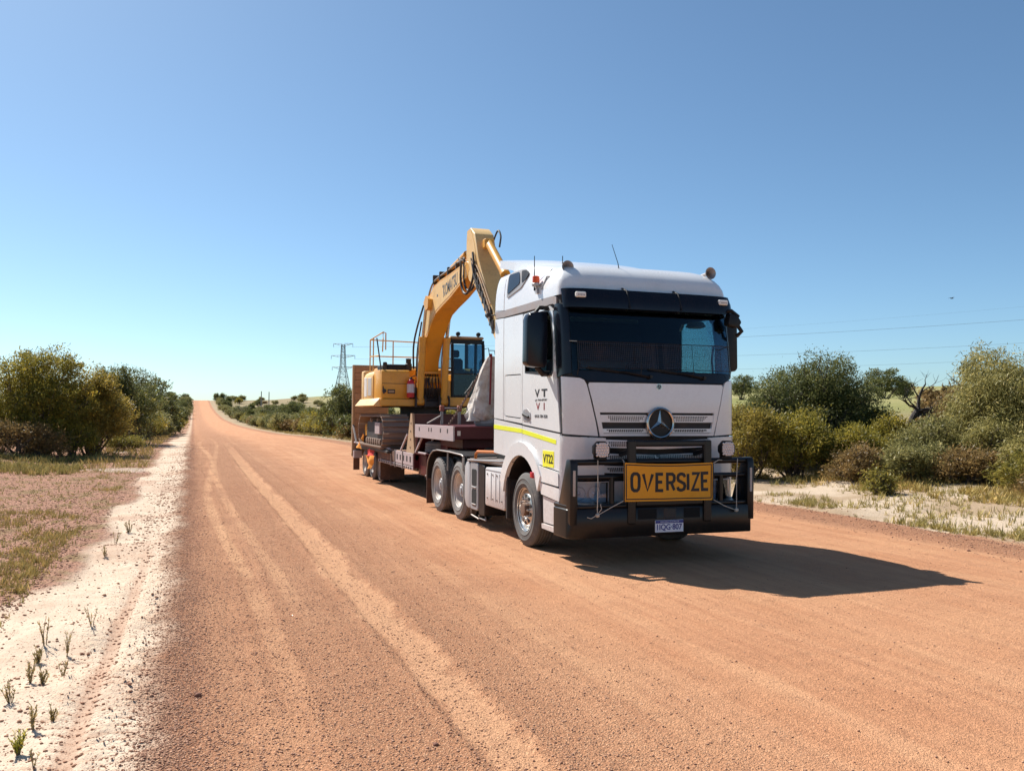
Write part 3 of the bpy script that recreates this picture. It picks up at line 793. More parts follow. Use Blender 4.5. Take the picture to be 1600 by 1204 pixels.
def perf(slat, u0, u1, z0, z1, rows, off_):
    mb = MB(); p = .026
    for r in range(rows):
        z = z0+(z1-z0)*(r+.5)/rows
        ins = (rows-1-r)*p*.6
        n = int((u1-u0-2*ins)/p)
        for i in range(n):
            u = u0+ins+(i+.5*(r % 2))*p
            a = [cab_surf(u+du, z+dz)+Vector((0,-off_,0)) for du, dz in ((-.0085,-.0055), (.0085,-.0055), (.0085,.0055), (-.0085,.0055))]
            b = [q+Vector((0,.006,0)) for q in a]
            mb.add(a+b, [(0,1,2,3), (0,4,5,1), (1,5,6,2), (2,6,7,3), (3,7,4,0)])
    return tag(mb.build('perforation', M_['black'], slat, weld=False), kind='stuff')
for zb, zt in ((1.748,1.842), (1.612,1.668)):
    k = .015 if zb > 1.7 else 0
    s_ = panel('grille_slat', M_['white'], [(ux(.455-k),zb), (ux(2.045+k),zb), (ux(2.06+k),zt), (ux(.44-k),zt)], parent=GRL, off=.010, th=.03)
    perf(s_, ux(.52), ux(1.05), zb+.014, zt-.012, 4 if zb > 1.7 else 3, .0115)
    perf(s_, ux(1.46), ux(1.99), zb+.014, zt-.012, 4 if zb > 1.7 else 3, .0115)
# lower grille between bumper and panel
panel('bumper_gap', M_['black'], [(ux(.10),1.30), (ux(2.40),1.30), (ux(2.40),1.58), (ux(.10),1.58)], off=-.05, th=.02)
LGR = panel('lower_grille', M_['black'], [(ux(.48),.98), (ux(2.02),.98), (ux(2.02),1.56), (ux(.48),1.56)], off=-.015, th=.02)
for zb, zt in ((1.42,1.52), (1.25,1.345), (1.10,1.19)):
    s_ = panel('grille_slat', M_['white'], [(ux(.50),zb+.01), (ux(1.25),zb-.015), (ux(2.0),zb+.01), (ux(2.0),zt+.01), (ux(1.25),zt-.015), (ux(.50),zt+.01)], parent=LGR, off=.012, th=.03)
    perf(s_, ux(.54), ux(1.96), zb+.02, zt-.015, 4, .014)
panel('front_bumper', M_['white2'], [(ux(.09),.60), (ux(2.41),.60), (ux(2.41),1.0), (ux(.09),1.0)], [[(ux(.10),.69), (ux(.56),.70), (ux(.56),.99), (ux(.10),.99)], [(ux(1.94),.70), (ux(2.40),.69), (ux(2.40),.99), (ux(1.94),.99)]], off=.015, th=.03)
# star emblem on its black disc
E0 = cab_surf(0, 1.74)+Vector((0,-.035,0))
em = MB(); em.lathe([(0,-.0), (.168,-.0), (.172,.03)], E0, 'y', 40)
EMB = em.build('front_emblem', M_['black'], TRUCK)
rg = MB(); rg.lathe([(.168,.012), (.172,-.022), (.186,-.03), (.203,-.018), (.208,.03), (.168,.03)], E0, 'y', 48, closed=True)
rg.build('emblem_ring', M_['chrome'], EMB)
st = MB()
for k in range(3):
    a = rad(90+120*k); d = Vector((math.cos(a), 0, math.sin(a))); n_ = Vector((-math.sin(a), 0, math.cos(a)))
    tip = E0+d*.17+Vector((0,-.004,0)); c0 = E0+Vector((0,-.03,0)); l = E0+d*.02+n_*.036+Vector((0,-.003,0)); r_ = E0+d*.02-n_*.036+Vector((0,-.003,0))
    st.add([tip, c0, l, r_], [(0,1,2), (0,3,1), (0,2,3), (1,3,2)])
st.build('star', M_['chrome'], EMB, weld=False, ang=5)
sb = MB(); b0 = cab_surf(0, 2.205)+Vector((0,-.014,0)); sb.lathe([(0,-.003), (.030,-.003), (.038,.006)], b0, 'y', 20); sb.build('round_badge', M_['bluegrey'], TRUCK)
sb = MB(); sb.lathe([(.031,-.004), (.038,-.004), (.038,.006), (.031,.006)], b0, 'y', 20, closed=True)
for k in range(3):
    a = rad(90+120*k); sb.bar(b0+Vector((0,-.004,0)), b0+Vector((math.cos(a)*.033,-.004,math.sin(a)*.033)), .005, .003)
sb.build('badge_ring', M_['chrome'], TRUCK)
# wipers
for x0, x1 in ((1.12,.45), (1.92,1.30)):
    w = MB(); p0 = cab_surf(ux(x0), 2.33)+Vector((0,-.03,0)); p1 = cab_surf(ux(x1), 2.40)+Vector((0,-.03,0))
    w.tube([p0, p0*.5+p1*.5+Vector((0,-.02,.015)), p1], [.016,.011,.008], 6); w.bar(p0*.35+p1*.65+Vector((0,.012,.012)), p1+(p1-p0)*.3+Vector((0,.012,.012)), .012, .03)
    w.lathe([(0,-.03), (.022,-.03), (.03,.03)], p0, 'y', 12)
    w.build('wiper', M_['black'], TRUCK)
# stone guard mesh across the lower half of the windscreen
sg = MB()
def gpt(u, z): return cab_surf(u, z)+Vector((0,-.085,0))
ua, ub = ux(.13), ux(2.36)
GZ0, GZ1 = 2.425, 2.76
for k in range(0, 87):
    u = ua+(ub-ua)*k/86; sg.tube([gpt(u, GZ0), gpt(u, GZ1)], .0013, 4, caps=False)
for k in range(14):
    z = GZ0+(GZ1-GZ0)*k/13; sg.tube([gpt(ua+(ub-ua)*i/24, z) for i in range(25)], .0013, 4, caps=False)
SGO = sg.build('stone_guard', paint('guard_wire', (.11,.09,.085), .5, .4, dirt=.5), TRUCK, weld=False)
fr = MB()
fr.tube([gpt(ua+(ub-ua)*i/24, GZ1) for i in range(25)], .006, 6); fr.tube([gpt(ua+(ub-ua)*i/24, GZ0) for i in range(25)], .005, 6)
for u in (ua, ua*.62+ub*.38, ua*.28+ub*.72, ub): fr.tube([gpt(u, GZ0-.09)+Vector((0,.05,0)), gpt(u, GZ0), gpt(u, GZ1)], .004, 6)
fr.tube([gpt(ua, GZ1), gpt(ua, GZ1)+Vector((-.06,.10,.01))], .007, 6); fr.tube([gpt(ub, GZ1), gpt(ub, GZ1)+Vector((.06,.10,.01))], .007, 6)
fr.build('guard_frame', M_['barblack'], SGO)
# ---- roof shell
rf = MB(); nu, nt = 96, 9
uu = [us(1.28)+(-2*us(1.28))*i/nu for i in range(nu+1)]
rv, rfc = [], []
for j in range(nt+1):
    z = 3.40+(.47*math.sin(j/nt*math.pi/2)) if j else 3.38
    for u in uu:
        p = cab_surf(u, min(z, 3.8699)); rv.append(p+Vector((0,0,.0)))
for j in range(nt):
    for i in range(nu):
        a = j*(nu+1)+i; rfc.append((a, a+1, a+nu+2, a+nu+1))
top = [nt*(nu+1)+i for i in range(nu+1)]
ctr = len(rv); rv.append(Vector((XC, .45, 4.0)))
for i in range(nu): rfc.append((top[i], top[i+1], ctr))
rfc.append((top[-1], top[0], ctr))
rf.add(rv, rfc)
back = [j*(nu+1) for j in range(nt+1)]+[j*(nu+1)+nu for j in range(nt, -1, -1)]
rf.f.append(tuple(back))
ROOF = rf.build('roof', M_['white'], TRUCK, ang=50)
# upper side window of the sleeper
for sgn in (1, -1):
    fl_ = (lambda q: q) if sgn == 1 else flipu
    surr = rnd(S([(.74,3.54), (.76,3.83), (.62,3.86), (-.05,3.83), (-.12,3.77), (-.02,3.68), (.14,3.61)]), .05)
    uw = rnd(S([(.70,3.585), (.70,3.83), (.20,3.815), (.17,3.67)]), .05)
    o = panel('side_vent_surround', M_['grey'], fl_(surr), parent=ROOF, off=.012, th=.03)
    panel('side_vent_window', M_['navy'], fl_(uw), parent=ROOF, off=.02, th=.02)
    panel('side_vent_gap', M_['black'], fl_(rnd(S([(.10,3.66), (.12,3.82), (-.08,3.81), (-.16,3.77), (-.05,3.70)]), .04)), parent=ROOF, off=.016, th=.02)
# sun visor with its lamps and brackets
def visor_surf(u, z):
    p = cab_surf(u, 3.3); t = (z-3.22)/.24; f = .5+.5*min(1, max(0, (1.24-abs(u))/.1)) if abs(u) > 1.14 else 1
    return Vector((p.x, p.y-.15+.09*t*t, z+.0*t))
UV = ux(.02)
vis = panel('sun_visor', M_['navy'], rnd([(UV-.10,3.20), (-UV+.10,3.20), (-UV+.10,3.45), (UV-.10,3.45)], .05), surf=visor_surf, th=.025)
for x in (.86, 1.62):
    vt = MB(); u = ux(x); vt.tube([visor_surf(u, 3.47)+Vector((0,.10,.02)), visor_surf(u, 3.44)+Vector((0,-.012,0)), visor_surf(u+.01, 3.22)+Vector((0,-.014,0)), visor_surf(u+.02, 3.2)+Vector((0,.12,-.0))], .013, 6)
    vt.build('visor_bracket', M_['black'], vis)
for x in (.20, 2.30):
    l = MB(); p = visor_surf(ux(x), 3.36); l.box(p.x-.07, p.x+.07, p.y-.035, p.y+.02, 3.325, 3.395, .012)
    lo = l.build('visor_lamp', paint('lamp_white', (.8,.78,.74), .25, dirt=.1), vis)
    q = MB()
    for k in range(5): q.box(p.x-.045+k*.02, p.x-.035+k*.02, p.y-.038, p.y-.03, 3.345, 3.365)
    q.build('lamp_mark', M_['grey'], lo)
# roof air deflector
dfl = MB(); nx_, ny_ = 16, 14
for layer in (0, 1):
    pass
dv, df = [], []
for j in range(ny_+1):
    t = j/ny_; y = -.50+2.35*t
    for i in range(nx_+1):
        s_ = i/nx_*2-1; x = XC+s_*(.86+.12*t)
        z = 3.82+.545*(t**.62)-.14*abs(s_)**5*(1-t*.75)
        dv.append((x, y, z))
m = len(dv)
dv += [(x, y, z-.13 if y > 1.35 else z-.13-(z-.13-3.80)*min(1, (1.35-y)/.75)**1.5) for x, y, z in dv]
for j in range(ny_):
    for i in range(nx_):
        a = j*(nx_+1)+i; df.append((a, a+1, a+nx_+2, a+nx_+1)); df.append((m+a, m+a+nx_+1, m+a+nx_+2, m+a+1))
ed = [i for i in range(nx_+1)]+[j*(nx_+1)+nx_ for j in range(1, ny_+1)]+[ny_*(nx_+1)+i for i in range(nx_-1, -1, -1)]+[j*(nx_+1) for j in range(ny_-1, 0, -1)]
for k in range(len(ed)): a, b = ed[k], ed[(k+1) % len(ed)]; df.append((b, a, m+a, m+b))
dfl.add(dv, df); dfl.box(.45,.52,.6,1.2,3.80,4.06,.01); dfl.box(1.98,2.05,.6,1.2,3.80,4.06,.01)
dfl.build('roof_deflector', M_['white'], TRUCK, ang=40)
# air horns, beacons, aerials
def horn(x, y, z):
    h = MB(); h.lathe([(.012,.48), (.016,.22), (.024,.10), (.045,.03), (.078,-.015), (.085,-.02), (.080,-.02), (.04,.02), (.012,.10), (0,.10)], (x, y, z), 'y', 24)
    h.tube([(x,y+.04,z-.03), (x,y+.05,z-.12)], .012, 6); h.tube([(x,y+.42,z-.01), (x,y+.44,z-.11)], .012, 6); h.lathe([(0,.46), (.05,.47), (.05,.53), (0,.54)], (x, y, z), 'y', 16)
    return h.build('air_horn', paint('dusty_horn_metal', (.40,.36,.34), .45, .6, dirt=.6, scale=9), TRUCK)
horn(.19, -1.05, 3.77); horn(2.36, -1.05, 3.82)
hp = MB(); hp.tube([(.0,-.62,3.52), (.05,-.70,3.69), (.19,-1.0,3.66), (.34,-1.14,3.62)], .014, 6); hp.tube([(.19,-.62,3.66), (.0,-.58,3.60)], .016, 6); hp.build('horn_pipe', M_['midgrey'], TRUCK)
for x, m_ in ((-.03, 'orangelens'), (2.53, 'redlens')):
    b = MB(); b.lathe([(0,-.03), (.055,-.03), (.06,0), (.05,.012), (0,.012)], (x, -.50, 3.61), 'z', 20)
    b.bar((x,-.50,3.60), (x+(.06 if x < 1 else -.06),-.50,3.44), .03, .03); b.bar((x,-.50,3.50), (x+(.09 if x < 1 else -.09),-.50,3.50), .06, .04)
    bo = b.build('beacon', M_['midgrey'], TRUCK)
    l = MB(); l.lathe([(.046,.0), (.05,.02), (.05,.035), (.046,.038), (.05,.042), (.05,.06), (.046,.064), (.05,.068), (.048,.092), (.03,.10), (0,.10)], (x, -.50, 3.62), 'z', 20)
    l.build('beacon_lens', M_[m_], bo)
ae = MB(); ae.lathe([(0,0), (.05,0), (.045,.04), (.02,.07), (0,.075)], (.97, -1.02, 3.70), 'z', 14); ae.tube([(.97,-1.02,3.75), (.955,-1.0,3.88), (.90,-.93,4.14)], [.009,.005,.0035], 6); ae.build('aerial', M_['black'], TRUCK)
ae = MB(); ae.tube([(.0,-.36,3.54), (.0,-.36,3.80), (.0,-.36,4.02)], [.010,.007,.005], 6); ae.bar((.0,-.36,3.56), (.10,-.36,3.56), .03, .03); ae.build('aerial', M_['black'], TRUCK)
ae = MB(); ae.lathe([(0,0), (.02,0), (.02,.05), (0,.06)], (.62,.1,3.98), 'z', 10); ae.tube([(.62,.1,4.02), (.62,.1,4.14)], .006, 6); ae.build('aerial', M_['black'], TRUCK)
# rear marker lamp arm at the band
ml = MB(); ml.tube([(.03,1.27,3.38), (-.06,1.36,3.37)], .012, 6); ml.lathe([(0,-.05), (.035,-.05), (.035,.04), (0,.05)], (-.09,1.38,3.38), 'y', 12); ml.build('marker_lamp', M_['black'], TRUCK)
# ---- mirrors
for s_ in (1, -1):
    f = lambda x: x if s_ == 1 else 2.50-x*.667
    dy = .22 if s_ == 1 else .12
    mb = MB(); poly = rnd([(f(-.375), 2.50), (f(-.365), 3.08), (f(-.33), 3.15), (f(-.10), 3.18), (f(-.075), 3.12), (f(-.08), 2.50), (f(-.12), 2.44), (f(-.33), 2.46)], .05)
    mb.prism(poly, 'y', -1.27+dy, -1.10+dy)
    mo = mb.build('door_mirror', M_['navy'] if s_ == 1 else M_['black'], TRUCK, bevel=.02, seg=2)
    g_ = MB(); g_.box(f(-.35), f(-.10), -1.098+dy, -1.092+dy, 2.75, 3.10, .002); g_.box(f(-.35), f(-.10), -1.098+dy, -1.092+dy, 2.50, 2.71, .002); g_.build('mirror_glass', M_['mirror'], mo)
    a_ = MB(); a_.tube([(f(-.22),-1.17+dy,3.16), (f(-.16),-1.16+dy,3.235), (f(.02),-1.08+dy,3.24)], [.025,.03,.03], 8); a_.build('mirror_arm', M_['black'], mo); a_ = MB(); a_.tube([(f(-.20),-1.17+dy,2.46), (f(-.10),-1.15+dy,2.37), (f(.02),-1.06+dy,2.38)], [.03,.04,.04], 8)
    a_.build('mirror_arm', M_['black'], mo)
km = MB(); km.prism(rnd([(2.34,3.06), (2.50,3.02), (2.56,3.10), (2.50,3.18), (2.38,3.22)], .03), 'y', -1.52, -1.40)
kmo = km.build('kerb_mirror', M_['black'], TRUCK, bevel=.02, seg=2)
km = MB(); km.tube([(2.30,-1.36,3.24), (2.42,-1.48,3.25), (2.54,-1.46,3.18)], .028, 8); km.tube([(2.50,-1.46,3.10), (2.58,-1.48,2.98), (2.54,-1.42,2.92)], .03, 8); km.build('mirror_arm', M_['black'], kmo)
# ---- door furniture and lettering
dh = MB(); dh.prism(rnd([(.03,1.745), (-.20,1.735), (-.28,1.78), (-.27,1.86), (-.14,1.925), (.02,1.905)], .035), 'x', -.012, .03); dho = dh.build('door_handle_recess', M_['grey'], TRUCK, bevel=.006)
dh = MB(); dh.bar((-.022,.01,1.84), (-.026,-.23,1.80), .022, .04, .008); dh.build('door_handle', M_['black'], dho)
XS_ = -.006
T_ = lambda n, b, m, y, z, w, h, bold=0.0: text_part(n, b, M_[m], TRUCK, M_side(XS_, y, z), w, h, bold)
T_('lettering', 'V', 'ink', -.42, 2.075, .17, .105, .02); T_('lettering', 'T', 'ink', -.66, 2.075, .20, .105, .03)
T_('lettering', 'TRANSPORT', 'greyink', -.53, 2.022, .33, .026, .0)
T_('lettering', 'VT', 'greyink', -.42, 2.012, .09, .03, .0)
T_('lettering', 'V', 'strap', -.47, 1.90, .13, .095, .015); T_('lettering', 'I', 'strap', -.74, 1.90, .03, .095, .0)
T_('lettering', '0418 784 828', 'greyink', -.42, 1.795, .45, .042, .0)
vl = MB(); vl.box(XS_-.004, .02, -1.10, -.72, 1.155, 1.365, .002); vlo = vl.build('fleet_number_label', M_['yelllabel'], TRUCK)
text_part('lettering', 'VT22', M_['ink'], vlo, M_side(XS_-.0055, -.745, 1.205), .33, .115, .012)
mk = MB(); mk.box(-.075, -.02, -.50, -.42, .98, 1.06, .01); mk.build('side_marker_lamp', M_['redlens'], TRUCK)
# ---- cab interior
it = MB()
it.prism([(-1.45,1.9), (-1.30,2.33), (-1.05,2.36), (-.80,2.22), (-.75,1.7), (-1.3,1.6)], 'x', .08, 2.42); it.build('dashboard', M_['inside'], TRUCK, bevel=.03, seg=2)
for x in (.62, 1.88):
    q = MB(); q.box(x-.27, x+.27, -.55, -.02, 1.75, 1.92, .05); q.box(x-.26, x+.26, -.06, .12, 1.85, 2.62, .06); q.box(x-.15, x+.15, -.03, .10, 2.64, 2.86, .05); q.box(x-.2,x+.2,-.5,0,1.3,1.76,.02)
    q.build('seat', M_['seat'], TRUCK)
q = MB(); q.tube([(.62+.22*math.cos(a), -.83-.10*math.sin(a), 2.22+.17*math.sin(a)) for a in np.linspace(0, 2*math.pi, 25)[:-1]], .016, 8, closed=True); q.bar((.62,-1.0,2.0), (.62,-.83,2.22), .06, .06); q.bar((.42,-.83,2.22), (.82,-.83,2.22), .03, .03); q.build('steering_wheel', M_['black'], TRUCK)
q = MB(); q.box(.10,2.40,.55,1.18,1.75,2.05,.05); q.box(.1,2.4,.95,1.18,2.7,3.3,.04); q.build('bunk', M_['inside'], TRUCK)
q = MB(); q.box(1.55,1.95,-1.22,-1.10,2.34,2.40,.01); q.box(1.80,2.0,-1.25,-1.1,2.36,2.43,.01); q.build('dash_clutter', M_['black'], TRUCK)
q = MB(); q.lathe([(0,-.02), (.10,-.02), (.14,.0), (.10,.06), (0,.07)], (2.10,-1.10,3.06), 'z', 20); q.build('dash_fan', paint('tan_plastic', (.4,.3,.2), .5), TRUCK)
q = MB(); q.tube([(2.33,-1.17,2.40), (2.30,-1.19,2.6), (2.34,-1.17,2.80)], .016, 8); q.build('grab_handle', M_['black'], TRUCK)
# ---- headlamps
for s_ in (1, -1):
    f = lambda x: x if s_ == 1 else 2.5-x
    u0, u1 = sorted((ux(f(.105)), ux(f(.56))))
    hl = panel('headlamp', M_['lens'], [(u0,.695), (u1,.705), (u1,.985), (u0,.985)], off=.016, th=.006, step=.1)
    pb_ = MB()
    for x, r in ((.20,.085), (.40,.095)):
        yb = cab_surf(ux(f(x)), .85).y+.05
        pb_.lathe([(r,-.03), (r*.9,-.0), (r*.55,.06), (.03,.08), (0,.08)], (f(x), yb, .85), 'y', 24, cap=False); pb_.lathe([(0,-.01), (.028,0), (.032,.05), (0,.08)], (f(x), yb, .85), 'y', 16)
    pb_.build('reflector', paint('reflector_sky_tint', (.80,.86,.95), .25, .25, dirt=.03), hl, weld=False)  # pale blue base colour puts reflected sky into the bowls
    panel('lamp_housing', paint('lamp_housing', (.80,.88,.96), .3, .0, dirt=.03), [(u0,.695), (u1,.705), (u1,.985), (u0,.985)], parent=hl, off=-.055, th=.01, step=.12)  # blue-white colour stands in for sky reflected in the lamp
# ---- bullbar
BB = None
plan = [(.02,-1.38), (-.13,-1.38), (-.13,-1.77), (-.075,-1.865), (2.445,-1.865), (2.50,-1.77), (2.50,-1.38), (2.36,-1.38), (2.36,-1.58), (.02,-1.58)]
b = MB(); b.prism([(p[0], p[1]) for p in plan], 'z', .345, .70); b.prism([(p[0]*.992+.01, p[1]+.02) for p in plan], 'z', .70, .75)
BB = b.build('bullbar', M_['barblack'], TRUCK, bevel=.012)
for x0, x1 in ((.80,1.06), (1.45,1.68)):
    b = MB(); b.box(x0, x1, -1.869, -1.80, .555, .68)
    b.build('bumper_slot', paint('slot_black', (.004,.004,.004), .9, dirt=0), BB)
b = MB(); b.box(1.16,1.34,-1.873,-1.8,.545,.685,.01); b.build('tow_pin_cover', M_['dark'], BB)
b = MB(); b.tube([(-.06,-1.80,1.262), (2.44,-1.80,1.262)], .038, 12); b.build('top_rail', M_['barblack'], BB)
for xa, xb in ((-.06,.74), (1.70,2.44)): b = MB(); b.tube([(xa,-1.80,1.078), (xb,-1.80,1.078)], .030, 12); b.build('middle_rail', M_['barblack'], BB)
for x in (-.065, 2.445):
    b = MB(); e = .05
    b.prism([(-1.865,.50), (-1.875,1.24), (-1.85,1.30), (-1.74,1.30), (-1.50,.74), (-1.50,.66)] if True else [], 'x', x-e, x+e)
    o = b.build('bar_post', M_['barblack'], BB, bevel=.014, seg=2)
    q = MB(); q.box(x-.018, x+.014, -1.884, -1.865, .86, 1.17, .004); q.build('marker_strip', paint('marker_strip', (.5,.45,.4), .5, dirt=.5), o)
for x in (.47, 2.03): b = MB(); b.tube([(x,-1.80,.74), (x,-1.80,1.08)], .034, 12); b.build('bar_strut', M_['barblack'], BB)
for x in (.71, 1.79):
    b = MB(); b.box(x-.055, x+.055, -1.895, -1.82, .50, 1.53, .015); b.bar((x,-1.84,1.40), (x,-1.56,1.34), .05, .06, .01); b.build('bar_upright', M_['barblack'], BB)
b = MB(); b.box(.655,1.845,-1.888,-1.825,1.45,1.528,.02); b.build('hoop_rail', M_['barblack'], BB)
b = MB(); b.box(.77,1.73,-1.87,-1.82,.72,.80,.01); b.build('cross_plate', M_['barblack'], BB)
# square LED driving lamps
for x in (.30, 2.09):
    z, y = 1.415, -1.86
    c, d = .105, .045
    oc = [(x-c,z-d), (x-d,z-c), (x+d,z-c), (x+c,z-d), (x+c,z+d), (x+d,z+c), (x-d,z+c), (x-c,z+d)]
    b = MB(); b.prism(oc, 'y', y-.03, y+.05); b.bar((x-.07,y+.03,z-.10), (x-.07,y+.03,z), .012, .05); b.bar((x+.07,y+.03,z-.10), (x+.07,y+.03,z), .012, .05); b.box(x-.08,x+.08,y+.0,y+.06,z-.125,z-.10); b.prism([(p[0]*.8+x*.2, p[1]*.8+z*.2) for p in oc], 'y', y+.05, y+.09)
    o = b.build('driving_lamp', M_['black'], TRUCK, bevel=.008)
    q = MB(); q.prism([(p[0]*.84+x*.16, p[1]*.84+z*.16) for p in oc], 'y', y-.033, y-.029); q.build('lamp_face', paint('led_face', (.62,.55,.52), .3, dirt=.15), o)
    q = MB()
    for i in range(5):
        for j in range(5):
            if abs(i-2)+abs(j-2) > 3 and False: continue
            xx, zz_ = x+(i-2)*.034+(j % 2-.5)*.012, z+(j-2)*.034
            q.lathe([(.0145,-.0335), (.009,-.042), (0,-.044)], (xx, y, zz_), 'y', 8)
    q.build('led_row', paint('led_cell', (.80,.72,.68), .15, .3, dirt=0), o, weld=False)
# number plate
b = MB(); b.box(1.035,1.435,-1.880,-1.866,.385,.535,.003); PL = b.build('number_plate', M_['plate'], TRUCK)
b = MB(); b.box(1.038,1.432,-1.8835,-1.879,.497,.532,.001); b.build('plate_header', M_['plateblue'], PL)
text_part('lettering', '1IQG·807', M_['plateblue'], PL, M_front(1.058, -1.8815, .402), .355, .085, .018)
text_part('lettering', 'WESTERN AUSTRALIA', M_['plate'], PL, M_front(1.10, -1.8845, .508), .27, .014, .0)
# ---- wheels
def tyre_profile(r, w, rr, grooves=4, gd=.014):
    p = [(rr,.035), (rr+.02,.012), (rr+(r-rr)*.25,.002), (rr+(r-rr)*.28,-.004), (rr+(r-rr)*.32,-.004), (rr+(r-rr)*.35,.0), (rr+(r-rr)*.56,.001), (rr+(r-rr)*.58,-.004), (rr+(r-rr)*.63,-.003), (rr+(r-rr)*.65,.004), (r-.035,.020), (r-.008,.038), (r,.052)]
    tw = (w-.104)
    for k in range(grooves):
        c = .052+tw*(k+.5+.0)/grooves
        c = .052+tw*(k+1)/(grooves+1)
        p += [(r,c-.009), (r-gd,c-.006), (r-gd,c+.006), (r,c+.009)]
    p += [(r-0,w-.052), (r-.008,w-.038), (r-.035,w-.02), (rr+(r-rr)*.65,w-.004), (rr+(r-rr)*.35,w), (rr+.02,w-.012), (rr,w-.035)]
    return p
def wheel_at(parent, x, y, r, w, kind, s_=1, rr=None, tmat='rubber', zc=None):
    """outer face at x, axle along x; s_=1 outer face looks to -x"""
    rr = rr or r*.575; zc = r-.006 if zc is None else zc
    fl = lambda prof: [(a, h*s_) for a, h in prof]
    o = (x, y, zc)
    rim = MB()
    if kind == 'front':
        rim.lathe(fl([(rr,.02), (rr+.008,.016), (rr+.004,.035), (rr-.02,.045), (rr-.035,.10), (rr-.055,.085), (rr-.075,.045), (rr-.13,.03), (.135,.035), (.125,.055), (.0,.055)]), o, 'x', 48, cap=False)
    else:
        rim.lathe(fl([(rr,.02), (rr+.008,.016), (rr+.002,.035), (rr-.022,.045), (rr-.035,.12), (rr-.05,.165), (rr-.12,.185), (.12,.185), (.115,.17), (0,.17)]), o, 'x', 48, cap=False)
    wo_ = rim.build('wheel', M_['alloy'] if kind == 'front' else M_['rimdust'], parent)
    t = MB(); t.lathe(fl(tyre_profile(r, w, rr)), o, 'x', 64, cap=False)
    t.build('tyre', M_[tmat], wo_, ang=28)
    if kind in ('drive',):
        lg = MB()
        for k in range(44):
            a = 2*math.pi*k/44; M = Matrix.Translation(o) @ Matrix.Rotation(a, 4, 'X')
            for hs in (.030, w-.075): lg.box(*sorted((s_*hs, s_*(hs+.045))), -.024, .024, r-.022, r+.004, .004, M)
        tag(lg.build('tread_block', M_[tmat], wo_), kind='stuff')
    if kind == 'front':
        ho = MB()
        for k in range(10):
            a = 2*math.pi*(k+.5)/10; c = Vector((x+s_*.033, y+(rr-.112)*math.cos(a), zc+(rr-.112)*math.sin(a)))
            ho.add([(c.x-s_*.004, c.y+.027*math.cos(q), c.z+.027*math.sin(q)) for q in np.linspace(0, 2*math.pi, 13)[:-1]]+[(c.x+s_*.02, c.y+.024*math.cos(q), c.z+.024*math.sin(q)) for q in np.linspace(0, 2*math.pi, 13)[:-1]], [tuple(range(12))]+[(i, (i+1) % 12, 12+(i+1) % 12, 12+i) for i in range(12)])
        ho.build('hand_hole', M_['dark'], wo_)
        hb = MB(); hb.lathe(fl([(.095,.06), (.095,-.0), (.085,-.015), (.05,-.02), (.0,-.02)]), o, 'x', 24); hb.build('hub', paint('rusty_hub', (.16,.10,.07), .7, .2, dirt=.6), wo_)
        nr_ = .145
    else:
        hb = MB(); hb.lathe(fl([(.115,.19), (.115,.08), (.105,.065), (.06,.06), (.05,.045), (0,.045)]), o, 'x', 24); hb.build('hub', M_['grey'], wo_)
        nr_ = .165 if r > .45 else .13
    nt_ = MB()
    d0 = .036 if kind == 'front' else .19
    for k in range(10):
        a = 2*math.pi*k/10; c = (x+s_*d0, y+nr_*math.cos(a), zc+nr_*math.sin(a))
        nt_.lathe([(.016, 0), (.016, -.03*s_), (.009, -.045*s_), (0, -.045*s_)], c, 'x', 6)
    nt_.build('wheel_nuts', M_['alloy'] if kind == 'front' else M_['steel'], wo_)
    return wo_
wheel_at(TRUCK, 0.0, 0.0, .515, .315, 'front', 1)
wheel_at(TRUCK, 2.5, 0.0, .515, .315, 'front', -1)
for y in (3.25, 4.60):
    wheel_at(TRUCK, 0.0, y, .51, .27, 'drive', 1, tmat='rubberold'); wheel_at(TRUCK, .32, y, .51, .27, 'drive', 1, tmat='rubberold')
    wheel_at(TRUCK, 2.5, y, .51, .27, 'drive', -1, tmat='rubberold'); wheel_at(TRUCK, 2.18, y, .51, .27, 'drive', -1, tmat='rubberold')
# wheel well liners
for s_ in (1, -1):
    f = lambda x: x if s_ == 1 else 2.5-x
    w = MB(); pts = arch(.73, .05, -8, 188, 18); pts2 = arch(.70, .05, 188, -8, 18)
    w.prism(pts+pts2, 'x', f(.03), f(.48)); w.build('wheel_well_liner', M_['black'], TRUCK)
    w = MB(); w.box(f(.03), f(.5), -.74, -.70, .40, 1.2); w.build('wheel_well_bulkhead', M_['black'], TRUCK)
# ---- chassis, tanks, guards
c = MB()
for x in (.83, 1.60): c.box(x, x+.07, -1.2, 5.6, .68, .95, .01)
for y in (-.9, .9, 2.3, 3.9, 5.5): c.box(.84, 1.66, y, y+.10, .72, .92)
c.build('chassis_rails', M_['dark'], TRUCK)
c = MB(); c.box(.55,1.95,-1.0,.9,.55,1.24,.05); c.box(.9,1.6,.9,2.2,.5,.98,.05); c.build('engine_block', M_['dark'], TRUCK)
for y in (0, 3.25, 4.6):
    c = MB(); c.tube([(.25,y,.505), (2.25,y,.505)], .075 if y else .05, 12)
    if y: c.lathe([(0,-.22), (.17,-.15), (.21,0), (.17,.15), (0,.22)], (1.25,y,.505), 'x', 16)
    c.build('axle', M_['dark'], TRUCK)
